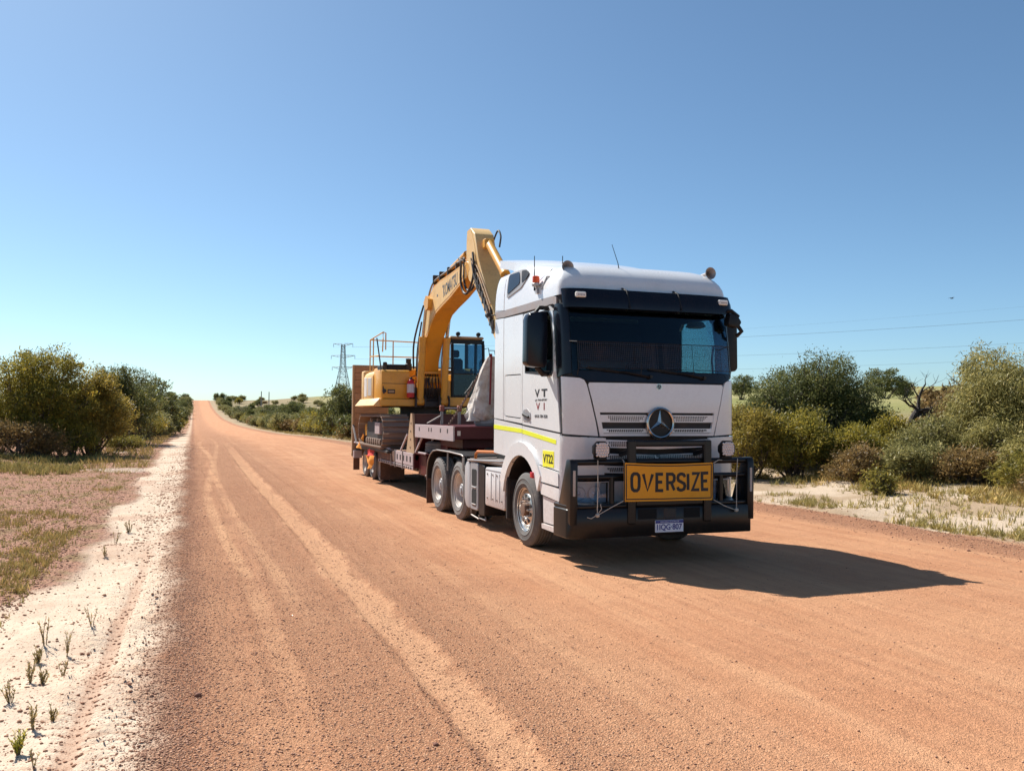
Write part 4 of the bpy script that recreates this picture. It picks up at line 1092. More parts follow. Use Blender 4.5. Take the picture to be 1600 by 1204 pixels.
# white tool box / fuel tank with ribbed lid face
t = MB(); t.prism(rnd([(.78,.40), (1.70,.40), (1.70,1.0), (.78,1.05)], .05), 'x', -.005, .62)
TK = t.build('side_tank_cover', M_['white2'], TRUCK, bevel=.02, seg=2)
t = MB()
for y in (1.00, 1.18, 1.40): t.box(-.012, 0, y-.004, y+.004, .50, .93)
t.build('cover_seam', M_['grey'], TK)
t = MB()
for y in (.90, 1.12, 1.32, 1.58):
    for z in (.53, .90): t.lathe([(.018,0), (.014,-.012), (0,-.014)], (-.004, y, z), 'x', 8)
tag(t.build('cover_bolts', M_['steel'], TK), kind='stuff')
t = MB(); t.box(-.01,.03,.80,1.68,.955,.975,.004); t.build('cover_trim', M_['grey'], TK)
t = MB(); t.prism(rnd([(1.74,.22), (1.74,1.02), (2.04,1.04), (2.04,.20)], .06), 'x', .0, .6); t.build('black_tank_band', M_['black'], TRUCK, bevel=.015)
t = MB(); t.prism(rnd([(2.08,.26), (2.08,1.04), (2.50,1.06), (2.50,.26)], .07), 'x', -.005, .06)
o = t.build('step_plate', M_['grey'], TRUCK, bevel=.015)
t = MB(); t.prism(rnd([(2.15,.66), (2.15,.93), (2.40,.93), (2.40,.66)], .04), 'x', -.009, .05); t.prism(rnd([(2.15,.33), (2.15,.60), (2.40,.60), (2.40,.33)], .04), 'x', -.009, .05); t.build('step_opening', paint('step_black', (.006,.006,.006), .8, dirt=.1), o)
t = MB(); t.box(-.02,.05,2.16,2.39,.615,.645,.008); t.box(-.02,.05,2.16,2.39,.34,.365,.008); t.build('step_tread', M_['steel'], o)
t = MB(); t.prism(rnd([(2.53,.25), (2.53,1.03), (2.72,1.05), (2.84,.95), (2.84,.40), (2.75,.28)], .06), 'x', .0, .6); t.build('air_tank_shroud', M_['midgrey'], TRUCK, bevel=.02, seg=2)
t = MB(); t.tube([(.0,2.62,1.06), (-.01,.95,1.12), (-.01,.42,1.165)], .022, 8); t.tube([(.03,2.62,1.08), (.5,2.62,1.09)], .02, 8); t.box(.0,.6,.75,2.7,1.055,1.075,.004); t.build('step_rail', M_['steel'], TRUCK)
t = MB(); t.box(-.01,.05,.66,.71,.30,1.15,.008); t.box(.0,.45,.67,.70,.30,1.15); t.build('mudguard_stay', M_['dark'], TRUCK)
t = MB(); t.tube([(.06,2.42,1.08), (.06,2.40,1.17), (.07,2.33,1.215), (.1,1.4,1.245), (.12,1.3,1.245)], .026, 10); t.build('orange_grab_rail', paint('orange_rail', (.62,.19,.03), .4, dirt=.2), TRUCK)
t = MB(); t.tube([(.02,2.08,.20), (.02,2.08,.13), (.02,2.5,.16), (.02,2.5,.26)], .014, 6); t.tube([(.02,1.75,.20), (.02,1.72,.15), (.02,2.08,.15)], .012, 6); t.build('lower_step_bracket', M_['steel'], TRUCK)
# drive axle mudguards: thin curved sheet over both axles
for s_ in (1, -1):
    f = lambda x: x if s_ == 1 else 2.5-x
    g_ = [(5.36,.52), (5.36,.72), (5.28,.90), (5.12,1.03), (4.92,1.11), (4.60,1.14), (4.20,1.14), (3.80,1.14), (3.4,1.13), (3.0,1.12), (2.90,1.10)]
    m = MB(); m.prism(g_+[(a+(.012 if i < 3 else 0), b_+.016) for i, (a, b_) in enumerate(g_)][::-1], 'x', f(-.01), f(.60))
    MG = m.build('drive_mudguard', M_['black'], TRUCK)
    e_ = MB(); e_.tube([(f(-.01), a, b_+.008) for a, b_ in g_], .014, 6); e_.build('mudguard_edge', M_['steel'], MG)
    e_ = MB(); e_.box(f(-.005), f(.02), 3.90, 3.93, .80, 1.14); e_.box(f(-.01), f(.02), 2.92, 2.96, .86, 1.12); e_.tube([(f(.0),5.37,.60), (f(-.03),5.40,.60)], .02, 8); e_.build('guard_stay', M_['steel'], MG)
    m = MB(); m.box(f(-.01), f(.58), 5.35, 5.37, .07, .56); m.build('mud_flap', M_['flap'], TRUCK)
m = MB(); m.box(.62,1.88,2.9,4.9,.96,.985); m.build('deck_plate', M_['black'], TRUCK)
m = MB(); m.prism([(3.4,1.0), (3.6,1.16), (4.3,1.20), (4.6,1.0)], 'x', .85, 1.65); m.build('fifth_wheel', M_['dark'], TRUCK)
# ================================================================ low loader trailer
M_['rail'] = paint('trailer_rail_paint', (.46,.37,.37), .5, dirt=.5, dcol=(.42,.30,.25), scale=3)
M_['tan'] = paint('dusty_tan_steel', (.42,.27,.15), .7, dirt=.5, dcol=(.5,.34,.22))
TR = empty('low_loader_trailer', W+Vector((1.45,10.0,0)), 'maroon low loader trailer with raised timber ramps behind the white truck', 'trailer', off=(1.45,10.0,0))
g = MB(); g.box(.21,2.69,4.15,7.12,1.36,1.60,.01); g.box(.5,2.4,4.6,6.2,1.16,1.36,.02); g.build('gooseneck', M_['maroon'], TR)
for x in (.19, 2.71):
    s_ = -1 if x < 1 else 1
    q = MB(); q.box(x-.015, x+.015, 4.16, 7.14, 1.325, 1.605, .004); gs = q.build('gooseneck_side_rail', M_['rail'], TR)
    for y in (4.55, 5.05, 5.75, 5.95, 6.75):
        h = MB(); h.box(x+s_*.010-.008, x+s_*.010+.009, y-.035, y+.035, 1.47, 1.55); h.build('rail_slot', M_['dark'], gs)
q = MB(); q.box(.25,.31,4.135,4.152,1.43,1.52); q.build('marker_reflector', paint('marker_white', (.7,.6,.55), .4), TR)
b = MB(); b.prism([(7.14,1.36), (7.14,1.60), (7.20,1.60), (8.3,.96), (8.3,.70), (7.7,.70)], 'x', .35, 2.55); b.build('neck_drop', M_['maroon'], TR)
b = MB(); b.box(.24,2.66,7.58,7.64,1.50,1.82,.008); b.box(.24,2.66,7.56,7.66,1.80,1.83,.004); b.build('bulkhead', paint('bulkhead_brown', (.13,.05,.035), .6, dirt=.5, dcol=(.3,.17,.11)), TR)
for x in (.20, 2.66):
    b = MB(); b.prism([(7.52,1.84), (7.66,1.84), (8.05,.96), (7.30,.96)], 'x', x, x+.05); fo = b.build('neck_gusset', M_['tan'], TR)
    for k in range(4):
        h = MB(); h.lathe([(.022,-.006), (.022,.01), (0,.012)], (x-.003, 7.60+k*.02, 1.62-k*.18), 'x', 8); h.build('gusset_hole', M_['dark'], fo)
for a, c in (((.20,8.6,.98), (.20,7.95,1.36)), ((.22,7.25,.98), (.24,6.75,1.33)), ((.22,6.95,.99), (.22,6.3,.99)), ((.45,7.25,.98), (.45,6.55,1.33))):
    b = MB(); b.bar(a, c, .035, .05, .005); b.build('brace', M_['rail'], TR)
b = MB(); b.box(.20,2.70,7.30,9.06,.63,.95,.01); b.build('front_deck_box', M_['maroon'], TR)
b = MB(); b.box(.2,1.2,6.3,7.28,.965,.985); b.box(.3,1.3,6.6,7.3,.50,.95,.02); b.build('neck_step', M_['maroon'], TR)
b = MB(); b.box(.55,.60,5.85,6.5,1.0,1.34); b.box(.75,.80,5.85,6.5,1.0,1.34); b.build('neck_lock_plate', M_['maroon'], TR)
for x in (.19, 2.71):
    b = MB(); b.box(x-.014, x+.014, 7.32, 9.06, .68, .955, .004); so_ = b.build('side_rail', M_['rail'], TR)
    for k in range(5):
        h = MB(); y = 7.55+k*.33; h.box(x-.020, x-.012, y-.05, y+.05, .76, .88) if x < 1 else h.box(x+.012, x+.020, y-.05, y+.05, .76, .88); h.build('rail_slot', M_['dark'], so_)
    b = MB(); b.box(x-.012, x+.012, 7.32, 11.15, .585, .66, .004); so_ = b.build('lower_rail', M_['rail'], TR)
    for k in range(17):
        h = MB(); y = 7.5+k*.215; h.box(x-.018, x+.018, y-.06, y+.06, .60, .645); h.build('rail_slot', M_['dark'], so_)
    b = MB(); b.box(x-.012, x+.012, 9.07, 11.2, .68, .93, .004); b.build('side_rail', M_['flap'], TR)
    for y in (9.1, 9.55, 8.3): h = MB(); h.box(x-.03, x+.03, y-.02, y+.02, .56, .97, .004); h.build('stake_pocket', M_['steel'], TR)
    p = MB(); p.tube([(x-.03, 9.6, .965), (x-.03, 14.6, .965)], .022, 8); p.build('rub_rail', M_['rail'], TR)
b = MB(); b.box(.22,2.68,7.3,15.0,.80,.93,.01); b.box(.7,.95,9,14.9,.45,.8); b.box(1.95,2.2,9,14.9,.45,.8); DK = b.build('deck_frame', M_['dark'], TR)
for k in range(8):
    x = .235+k*.3035
    b = MB(); b.box(x, x+.295, 8.9, 14.95, .932, .955, .004); b.build('deck_plank', M_['wood'], TR)
for x in (.02, 2.62):
    b = MB(); b.box(x+.05, x+.21, 9.5, 13.4, .86, .93, .01); b.build('deck_widener', M_['dark'], TR)
for y in (11.8, 12.9, 14.0):
    wheel_at(TR, .36, y, .40, .25, 'trailer', 1, tmat='rubberold'); wheel_at(TR, .64, y, .40, .25, 'trailer', 1, tmat='rubberold')
    wheel_at(TR, 2.54, y, .40, .25, 'trailer', -1, tmat='rubberold'); wheel_at(TR, 2.26, y, .40, .25, 'trailer', -1, tmat='rubberold')
    b = MB(); b.tube([(.5,y,.394), (2.4,y,.394)], .06, 10); b.build('axle', M_['dark'], TR)
for x0 in (.27, 1.98):
    b = MB(); b.box(x0, x0+.65, 11.28, 11.30, .09, .60, .004); f_ = b.build('mud_flap', M_['flap'], TR)
    b = MB(); b.box(x0-.02, x0+.67, 11.26, 11.32, .57, .64, .006); b.build('flap_hanger', M_['dark'], f_)
    b = MB(); b.box(x0+(-.09 if x0 < 1 else .56), x0+(.10 if x0 < 1 else .75), 14.88, 14.90, .13, .54, .004); b.build('mud_flap', M_['flap'], TR)
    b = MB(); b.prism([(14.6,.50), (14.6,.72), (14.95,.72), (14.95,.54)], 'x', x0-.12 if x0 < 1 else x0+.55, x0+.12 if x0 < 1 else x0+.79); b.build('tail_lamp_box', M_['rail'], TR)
# raised ramps with timber planks
for x0, x1 in ((.12, 1.22), (1.68, 2.78)):
    b = MB()
    for x in (x0, x1-.06): b.box(x, x+.06, 14.80, 14.92, .55, 3.26, .006)
    b.box(x0, x1, 14.86, 14.92, .55, .63); b.box(x0, x1, 14.80, 14.92, 3.24, 3.285, .006); b.box((x0+x1)/2-.03, (x0+x1)/2+.03, 14.86, 14.92, .6, 3.24)
    b.box(x0+.05, x1-.05, 14.85, 14.858, .6, 3.25)
    rp = b.build('loading_ramp', M_['tan'], TR)
    n = 13
    for k in range(n):
        z = .62+k*(2.62/n); d_ = rng.uniform(-.006, .006)
        b = MB(); b.box(x0+.062, x1-.062, 14.775+d_, 14.845+d_, z+.003, z+2.62/n-.004, .007); b.build('plank', M_['wood'], rp)
    b = MB(); b.lathe([(0,-.012), (.07,-.012), (.075,.0), (0,.0)], (x0+.42, 14.768, 2.83), 'y', 14); b.build('ramp_knot_plate', M_['dark'], rp)
    for y0, z0 in ((14.6, 1.2),):
        b = MB(); b.bar((x0+.03,14.86,1.5), (x0+.03,14.2,.95), .05, .05, .005); b.build('ramp_strut', M_['steel'], rp)
# spare tyre lying under the gooseneck
SP = empty('spare_tyre', W+Vector((.78,6.75,.985)), 'dusty spare tyre lying flat below the trailer gooseneck', 'tyre', off=(.78,6.75,.985))
b = MB(); b.lathe([(r, .985+h) for r, h in tyre_profile(.46, .26, .27)], (.78, 6.75, 0), 'z', 40, cap=False); b.build('tyre', M_['rubberold'], SP)
b = MB(); b.lathe([(.27,1.02), (.24,1.05), (.24,1.20), (.27,1.225)], (.78,6.75,0), 'z', 32, cap=False); b.build('rim', M_['rimdust'], SP)

# ---- flags on the trailer side
def cloth(name, mat, pts, parent, th=.006, n=8, wave=.03):
    """rippled cloth spanned between 4 corners"""
    a, b_, c, d = [Vector(p) for p in pts]; mb = MB(); V = []
    nrm = (b_-a).cross(d-a).normalized()
    for j in range(n+1):
        for i in range(n+1):
            s_, t = i/n, j/n
            p = (a*(1-s_)+b_*s_)*(1-t)+(d*(1-s_)+c*s_)*t
            V.append(p+nrm*wave*(math.sin(s_*7+t*2)+.5*math.sin(t*9+s_*3))*(.3+t))
    F = [(j*(n+1)+i, j*(n+1)+i+1, (j+1)*(n+1)+i+1, (j+1)*(n+1)+i) for j in range(n) for i in range(n)]
    m = len(V); V2 = [p-nrm*th for p in V]
    mb.add(V+V2, F+[tuple(reversed([k+m for k in f])) for f in F]); return mb.build(name, M_[mat], parent, weld=False, ang=60)
for lab, cols, oy, base in (('small red and orange warning flags hanging beside the middle trailer wheel', 1, 11.62, 0), ('orange pennant flag standing by the rearmost trailer wheel', 2, 12.95, 0)):
    fo = empty('warning_flag', W+Vector((.12,oy,.95)), lab, 'flag', 'warning flags along the trailer', off=(.12,oy,.95))
    if cols == 1:
        cloth('flag_cloth', 'redflag', [(.10,12.05,.99), (.13,11.60,1.0), (.08,11.28,.72), (.06,12.22,.66)], fo)
        cloth('flag_cloth', 'orangeflag', [(.05,12.20,.70), (.07,11.10,.73), (.05,11.42,.37), (.04,11.75,.36)], fo)
    else:
        cloth('flag_cloth', 'orangeflag', [(.10,12.95,1.26), (.12,12.85,1.24), (.06,12.95,.82), (.04,13.65,.90)], fo)
    b = MB(); b.tube([(.14,oy,.95), (.14,oy+.02,1.32 if cols == 2 else 1.08)], .01, 6); b.tube([(.14,oy,.95), (.24,oy,.94)], .01, 6); b.build('flag_stick', M_['steel'], fo)

# ---- canvas wrapped bundle on the gooseneck
BG = empty('canvas_bundle', W+Vector((1.15,4.75,1.6)), 'tall dusty white canvas bundle tied with a red strap behind the truck cab', 'bundle', off=(1.15,4.75,1.6))
b = MB(); V, F = [], []; nA, nZ = 40, 26
for j in range(nZ+1):
    t = j/nZ; z = 1.72+1.26*t
    rx = (.46*(1-t)**.75+.05) * (1.0-.18*math.exp(-(t/.06)**2)); ry = rx*.7
    for i in range(nA):
        a = 2*math.pi*i/nA
        k = 1+.10*math.sin(a*5+t*3)+.06*math.sin(a*11-t*9)+.05*math.sin(a*3+7*t)+.10*math.exp(-((t-.06)/.05)**2)*math.sin(a*9)
        V.append((1.13+rx*k*math.cos(a)-.02*t, 4.78+ry*k*math.sin(a), z))
for j in range(nZ):
    for i in range(nA): F.append((j*nA+i, j*nA+(i+1) % nA, (j+1)*nA+(i+1) % nA, (j+1)*nA+i))
F += [tuple(range(nA))[::-1], tuple(range(nZ*nA, nZ*nA+nA))]
b.add(V, F); b.build('canvas', M_['canvas'], BG, ang=70)
b = MB(); V, F = [], []
for j in range(14):
    t = j/13; a = rad(90+10); 
    for i in range(10):
        q = 2*math.pi*i/10; rr_ = (.16*(1-t)**.7+.02)*(1+.2*math.sin(3*q+j))
        V.append((.76+rr_*.8*math.cos(q)+.05*t, 4.72+rr_*.8*math.sin(q), 1.70+.50*t))
for j in range(13):
    for i in range(10): F.append((j*10+i, j*10+(i+1) % 10, (j+1)*10+(i+1) % 10, (j+1)*10+i))
F += [tuple(range(10))[::-1], tuple(range(130,140))]
b.add(V, F); b.build('canvas_fold', M_['canvas'], BG, ang=70)
b = MB(); b.bar((1.10,4.71,2.99), (.98,4.42,2.02), .035, .008); b.tube([(1.10,4.74,3.02), (1.10,4.74,2.96)], .03, 8); b.build('strap', M_['strap'], BG)
b = MB(); b.lathe([(.0,1.605), (.30,1.605), (.33,1.66), (.30,1.74), (0,1.74)], (1.12,4.78,0), 'z', 24); b.build('bundle_base', M_['grey'], BG)

# ---- chain from gooseneck to the machine
CH = empty('lashing_chain', W+Vector((.42,5.4,1.6)), 'rusty lashing chain running from the gooseneck up beside the canvas bundle', 'chain', off=(.42,5.4,1.6))
A_, B_ = Vector((.30,4.9,1.62)), Vector((1.18,5.25,2.95))
lk = MB(); n = 44
d_ = (B_-A_); L_ = d_.length; d_.normalize(); r_a = d_.cross(Vector((0,0,1))).normalized(); r_b = r_a.cross(d_)
for k in range(n):
    c_ = A_+(B_-A_)*((k+.5)/n)+Vector((0,0,-.06*math.sin(math.pi*(k+.5)/n))); s_ = r_a if k % 2 else r_b
    h = L_/n*.78
    lk.tube([c_+d_*h*math.cos(a)+s_*.022*math.sin(a) for a in np.linspace(0, 2*math.pi, 11)[:-1]], .0075, 5, closed=True)
tag(lk.build('chain_links', paint('rusty_chain', (.16,.09,.07), .7, .4, dirt=.4), CH, weld=False), kind='stuff')
b = MB(); c_ = A_*.42+B_*.58; b.bar(c_-d_*.12, c_+d_*.12, .03, .035, .006); b.bar(c_, c_+r_b*.04-d_*.22, .02, .02, .004); b.build('load_binder', M_['dark'], CH)
LB = empty('load_bar', W+Vector((.95,7.0,1.6)), 'red ended lashing bar on stub posts at the back of the gooseneck', 'bar', off=(.95,7.0,1.6))
b = MB(); b.tube([(.74,7.0,1.95), (1.14,7.0,1.95)], .025, 8); b.build('bar', M_['steel'], LB)
for x in (.74, 1.14):
    b = MB(); b.box(x-.045, x+.045, 6.94, 7.06, 1.89, 2.02, .015); b.build('bar_end', paint('rust_red', (.30,.09,.06), .7, dirt=.4), LB)
    b = MB(); b.bar((x,7.0,1.60), (x,7.0,1.90), .06, .06, .008); b.build('post', M_['steel'], LB)
b = MB(); b.bar((.74,7.02,1.80), (.42,7.02,1.62), .05, .03); b.build('brace', M_['steel'], LB)

# ---- oversize sign tied to the bullbar
SG = empty('oversize_sign', W+Vector((1.21,-1.93,.78)), 'orange sign reading OVERSIZE tied across the black bullbar', 'sign', off=(1.21,-1.93,.78))
def sgn_pt(s_, t):  # s 0..1 across, t 0..1 up
    x = .565+1.285*s_; z = .785+.475*t-.014*s_-.018*math.sin(math.pi*s_)*t
    return Vector((x, -1.925-.018*math.sin(s_*5.0+.5)*(.4+.6*t)-.006*math.sin(s_*17+t*4), z))
def sgn_sheet(s0, s1, t0, t1, d0, d1, n=30, m=8):
    mb = MB(); V = []
    for dd in (d0, d1):
        for j in range(m+1):
            for i in range(n+1): V.append(sgn_pt(s0+(s1-s0)*i/n, t0+(t1-t0)*j/m)+Vector((0,-dd,0)))
    N_ = (n+1)*(m+1); F = []
    for j in range(m):
        for i in range(n):
            a = j*(n+1)+i; F.append((a, a+1, a+n+2, a+n+1)); F.append((N_+a, N_+a+n+1, N_+a+n+2, N_+a+1))
    e = list(range(n+1))+[j*(n+1)+n for j in range(1, m+1)]+[m*(n+1)+i for i in range(n-1, -1, -1)]+[j*(n+1) for j in range(m-1, 0, -1)]
    for k in range(len(e)): a, b_ = e[k], e[(k+1) % len(e)]; F.append((b_, a, N_+a, N_+b_))
    mb.add(V, F); return mb
sgn_sheet(0, 1, 0, 1, 0, .004).build('sign_sheet', M_['signpaint'], SG, ang=60)
for a, c_, d0, e in ((.022,.978,.045,.075), (.022,.978,.935,.965)): sgn_sheet(a, c_, d0, e, .0045, .0055, 30, 1).build('sign_border', M_['ink'], SG, ang=60)
for a, c_ in ((.022,.032), (.968,.978)): sgn_sheet(a, c_, .045, .965, .0045, .0055, 1, 8).build('sign_border', M_['ink'], SG, ang=60)
for a, c_ in ((0,.012), (.988,1)): sgn_sheet(a, c_, 0, 1, .0045, .007, 1, 8).build('sign_hem', M_['barblack'], SG, ang=60)
# heavy condensed sign letters built from strokes
GL = {'O': [[(.3,0),(.1,.08),(0,.25),(0,.75),(.1,.92),(.3,1),(.7,1),(.9,.92),(1,.75),(1,.25),(.9,.08),(.7,0),(.3,0)]],
      'V': [[(0,1),(.5,0),(1,1)]], 'E': [[(1,1),(0,1),(0,0),(1,0)], [(0,.52),(.85,.52)]],
      'R': [[(0,0),(0,1),(.7,1),(.95,.9),(1,.75),(.95,.58),(.7,.48),(0,.48)], [(.55,.48),(1,0)]],
      'S': [[(1,.80),(.85,.95),(.6,1),(.35,1),(.1,.93),(0,.77),(.1,.60),(.5,.50),(.9,.40),(1,.25),(.9,.07),(.6,0),(.35,0),(.1,.05),(0,.2)]],
      'I': [[(.5,0),(.5,1)]], 'Z': [[(0,1),(1,1),(0,0),(1,0)]]}
def stroke_letter(ch, s0, s1, t0, t1, w):
    mb = MB(); asp = 1.285/.475
    for path in GL[ch]:
        P = [Vector((s0+(s1-s0)*a, t0+(t1-t0)*b_)) for a, b_ in path]
        cl = (P[0]-P[-1]).length < 1e-6
        if cl: P = P[:-1]
        m = len(P); Lp, Rp = [], []
        def nrm(a, b_):
            d = Vector(((b_.x-a.x)*asp, b_.y-a.y)); d.normalize(); return Vector((-d.y, d.x))
        for i in range(m):
            ns = []
            if i > 0 or cl: ns.append(nrm(P[i-1], P[i]))
            if i < m-1 or cl: ns.append(nrm(P[i], P[(i+1) % m]))
            v = sum(ns, Vector((0,0))); v = v/len(ns); k = 1/max(.35, v.length_squared) if len(ns) > 1 else 1
            v = v*k*w/2; v = Vector((v.x/asp, v.y)); Lp.append(P[i]+v); Rp.append(P[i]-v)
        for i in range(m if cl else m-1):
            j = (i+1) % m; sub = 5
            for q in range(sub):
                f0, f1 = q/sub, (q+1)/sub
                quad = [Lp[i].lerp(Lp[j], f0), Lp[i].lerp(Lp[j], f1), Rp[i].lerp(Rp[j], f1), Rp[i].lerp(Rp[j], f0)]
                v = [sgn_pt(p.x, p.y)+Vector((0,-.0056,0)) for p in quad]+[sgn_pt(p.x, p.y)+Vector((0,-.001,0)) for p in quad]
                mb.add(v, [(0,1,2,3), (4,7,6,5), (0,4,5,1), (2,6,7,3)])
    return mb
xs_ = [(.085,.165,'O'), (.205,.305,'V'), (.352,.425,'E'), (.475,.555,'R'), (.592,.672,'S'), (.69,.725,'I'), (.755,.835,'Z'), (.872,.94,'E')]
for a, b_, ch in xs_: stroke_letter(ch, a, b_, .285, .725, .085).build('letter', M_['ink'], SG, weld=False)
for pts in ([(.575,-1.93,.80), (.40,-1.90,.71), (.235,-1.89,.625)], [(1.845,-1.93,.775), (2.03,-1.89,.69), (2.20,-1.885,.63)], [(1.845,-1.93,1.24), (1.95,-1.88,1.275), (2.02,-1.85,1.27)], [(.575,-1.93,1.255), (.60,-1.86,1.285), (.60,-1.83,1.29)],
            [(.245,-1.875,1.29), (.24,-1.89,.95), (.235,-1.885,.62)], [(2.24,-1.875,1.29), (2.235,-1.86,1.05), (2.215,-1.885,.62)], [(.235,-1.885,.63), (.15,-1.89,.59), (.10,-1.885,.605)], [(.235,-1.885,.63), (.29,-1.89,.70), (.28,-1.88,.76)]):
    b = MB(); b.tube(pts, .0055, 5); b.build('rope', M_['rope'], SG)
for x, z in ((.235,.625), (2.21,.63)):
    b = MB(); b.lathe([(0,-.025), (.02,-.02), (.026,0), (.02,.02), (0,.025)], (x,-1.89,z), 'x', 8); b.build('rope_knot', M_['rope'], SG)
# ================================================================ excavator on the trailer
EO = (1.45, 11.5, .955)
EX = empty('excavator', W+Vector(EO), 'yellow tracked excavator with folded boom loaded on the trailer', 'excavator', off=EO)
# ---- tracks
YF, YR, ZC_, RT = 10.15, 12.75, 1.375, .385
path_len = 2*(YR-YF)+2*math.pi*RT
NS = 54
def track_pt(d):
    d %= path_len; L = YR-YF
    if d < L: return YF+d, ZC_+RT, 0.0
    d -= L
    if d < math.pi*RT: a = math.pi/2-d/RT; return YR+RT*math.cos(a), ZC_+RT*math.sin(a), -d/RT
    d -= math.pi*RT
    if d < L: return YR-d, ZC_-RT, -math.pi
    d -= L; a = -math.pi/2-d/RT; return YF+RT*math.cos(a), ZC_+RT*math.sin(a), -math.pi-d/RT
pitch = path_len/NS
sh = MB(); hw_ = .34
prof = [(-pitch*.50,-.004), (-pitch*.50,.055), (-pitch*.40,.055), (-pitch*.30,.012), (pitch*.30,.006), (pitch*.44,.004), (pitch*.44,-.012), (-pitch*.30,-.012)]
sh.prism(prof, 'x', -hw_, hw_)
shoe_me = sh.mesh('track_shoe'); shoe_me.materials.append(M_['track'])
for x in (.35, 2.55):
    fr = MB(); fr.prism(rnd([(YF+.1,1.25), (YF+.25,1.62), (YR-.25,1.62), (YR-.1,1.25), (YR-.3,1.12), (YF+.3,1.12)], .05), 'x', x-.20, x+.20)
    tf = fr.build('track_frame', M_['dark'], EX)
    for k in range(NS):
        y, z, a = track_pt(k*pitch)
        o = bpy.data.objects.new('track_shoe', shoe_me); COL.objects.link(o); o.parent = tf
        o.location = (x-EO[0], y-EO[1], z-EO[2]); o.rotation_euler = (a, 0, 0)
    out = x-.26 if x < 1 else x+.26
    q = MB(); q.lathe([(.33,-.06), (.35,0), (.33,.06), (.12,.09), (.10,.13), (0,.13), ] if x > 1 else [(.33,.06), (.35,0), (.33,-.06), (.12,-.09), (.10,-.13), (0,-.13)], (x,YF,ZC_), 'x', 28); q.build('idler', M_['track'], tf)
    q = MB(); q.lathe([(.33,-.05), (.33,.05), (.18,.10), (.16,.20), (0,.20)] if x > 1 else [(.33,.05), (.33,-.05), (.18,-.10), (.16,-.20), (0,-.20)], (x,YR,ZC_), 'x', 28); q.build('sprocket', M_['yellow'], tf)
    for k in range(7):
        q = MB(); y = YF+.45+k*.29; q.lathe([(.05,-.27), (.085,-.26), (.085,.26), (.05,.27)], (x,y,1.10), 'x', 14); q.build('track_roller', M_['track'], tf)
    for y in (11.0, 11.9):
        q = MB(); q.lathe([(.05,-.24), (.06,-.22), (.06,.22), (.05,.24)], (x,y,1.66), 'x', 14); q.build('carrier_roller', M_['track'], tf)
    q = MB(); q.box(x-.27 if x < 1 else x+.18, x-.18 if x < 1 else x+.27, 10.55, 11.15, 1.30, 1.60, .01); q.build('frame_cover', M_['rail'], tf)
q = MB(); q.box(.55,2.35,10.7,12.2,1.25,1.65,.05); q.lathe([(0,1.6), (.62,1.62), (.62,2.0), (0,2.0)], (1.45,11.45,0), 'z', 40); q.build('undercarriage', M_['dark'], EX)
# ---- house
b = MB(); b.prism(rnd([(.06,10.32), (2.84,10.32), (2.84,13.0), (2.6,13.4), (.35,13.4), (.06,13.0)], .12), 'z', 2.0, 2.16); b.build('slew_platform', M_['dark'], EX, bevel=.02)
b = MB(); b.prism([(10.30,2.21), (10.30,2.88), (10.36,2.94), (11.3,2.96), (11.3,2.18)], 'x', .075, .80); TB = b.build('tool_box', M_['yellow'], EX, bevel=.018, seg=2)
b = MB(); b.box(.09,.80,10.296,10.305,2.585,2.597); b.build('box_seam', M_['dark'], TB)
b = MB(); b.box(.23,.42,10.292,10.30,2.335,2.445,.004); pl = b.build('data_plate', M_['ink'], TB)
b = MB(); b.box(.25,.40,10.289,10.294,2.36,2.42); b.build('plate_print', M_['tan'], pl)
# lower skirt that flares outwards
b = MB(); b.prism([(-.13,2.03), (.03,2.22), (.10,2.22), (.10,2.0)], 'y', 10.32, 13.0); b.build('side_skirt', M_['fade_lit'], EX, bevel=.008)
b = MB(); b.box(.04,.97,10.26,10.34,2.02,2.205,.015); b.build('front_skirt', M_['yellow'], EX)
b = MB(); b.box(1.75,2.86,10.22,10.34,2.03,2.26,.015); b.build('front_skirt', M_['yellow'], EX)
b = MB(); b.prism([(.04,2.22), (.04,2.80), (.09,2.90), (.20,2.96), (.30,2.96), (.30,2.22)], 'y', 11.305, 12.55); SD = b.build('side_door', M_['fade_lit'], EX, bevel=.015, seg=2)
b = MB(); b.box(.032,.05,11.45,11.95,2.30,2.78,.008); b.build('vent_panel', paint('vent_grey', (.55,.5,.46), .5, .3, dirt=.4), SD)
b = MB(); b.box(.030,.05,12.08,12.45,2.28,2.80,.008); b.build('vent_panel', paint('vent_white', (.72,.68,.64), .5, dirt=.3), SD)
b = MB(); b.prism(rnd([(.04,12.57), (.04,12.95), (.40,13.45), (2.46,13.45), (2.84,12.95), (2.84,12.57)], .10, 6), 'z', 2.14, 3.0); b.build('counterweight', M_['fade_lit'], EX, bevel=.04, seg=3)
b = MB(); b.prism([(11.3,2.18), (11.3,3.00), (11.45,3.07), (12.5,3.07), (12.56,3.0), (12.56,2.18)], 'x', .31, 2.82); b.build('engine_cover', M_['yellow'], EX, bevel=.03, seg=2)
b = MB(); b.prism([(10.75,2.95), (10.75,3.08), (10.8,3.11), (11.9,3.11), (11.9,2.95)], 'x', .28, .82); b.build('black_hood', M_['black'], EX, bevel=.02)
b = MB(); b.box(.16,.27,10.62,10.80,2.95,3.06,.01); b.lathe([(0,3.06), (.05,3.06), (.06,3.10), (.05,3.15), (0,3.16)], (.24,10.7,0), 'z', 14); b.build('filler_cap', M_['dark'], EX)
b = MB(); b.lathe([(.09,2.95), (.09,3.12), (.07,3.14), (.07,3.24), (.08,3.26), (0,3.27)], (.88,10.8,0), 'z', 14); b.build('air_precleaner', M_['dark'], EX)
b = MB(); b.box(.82,1.74,10.55,11.3,2.16,2.50,.02); b.build('boom_base_housing', M_['dark'], EX)
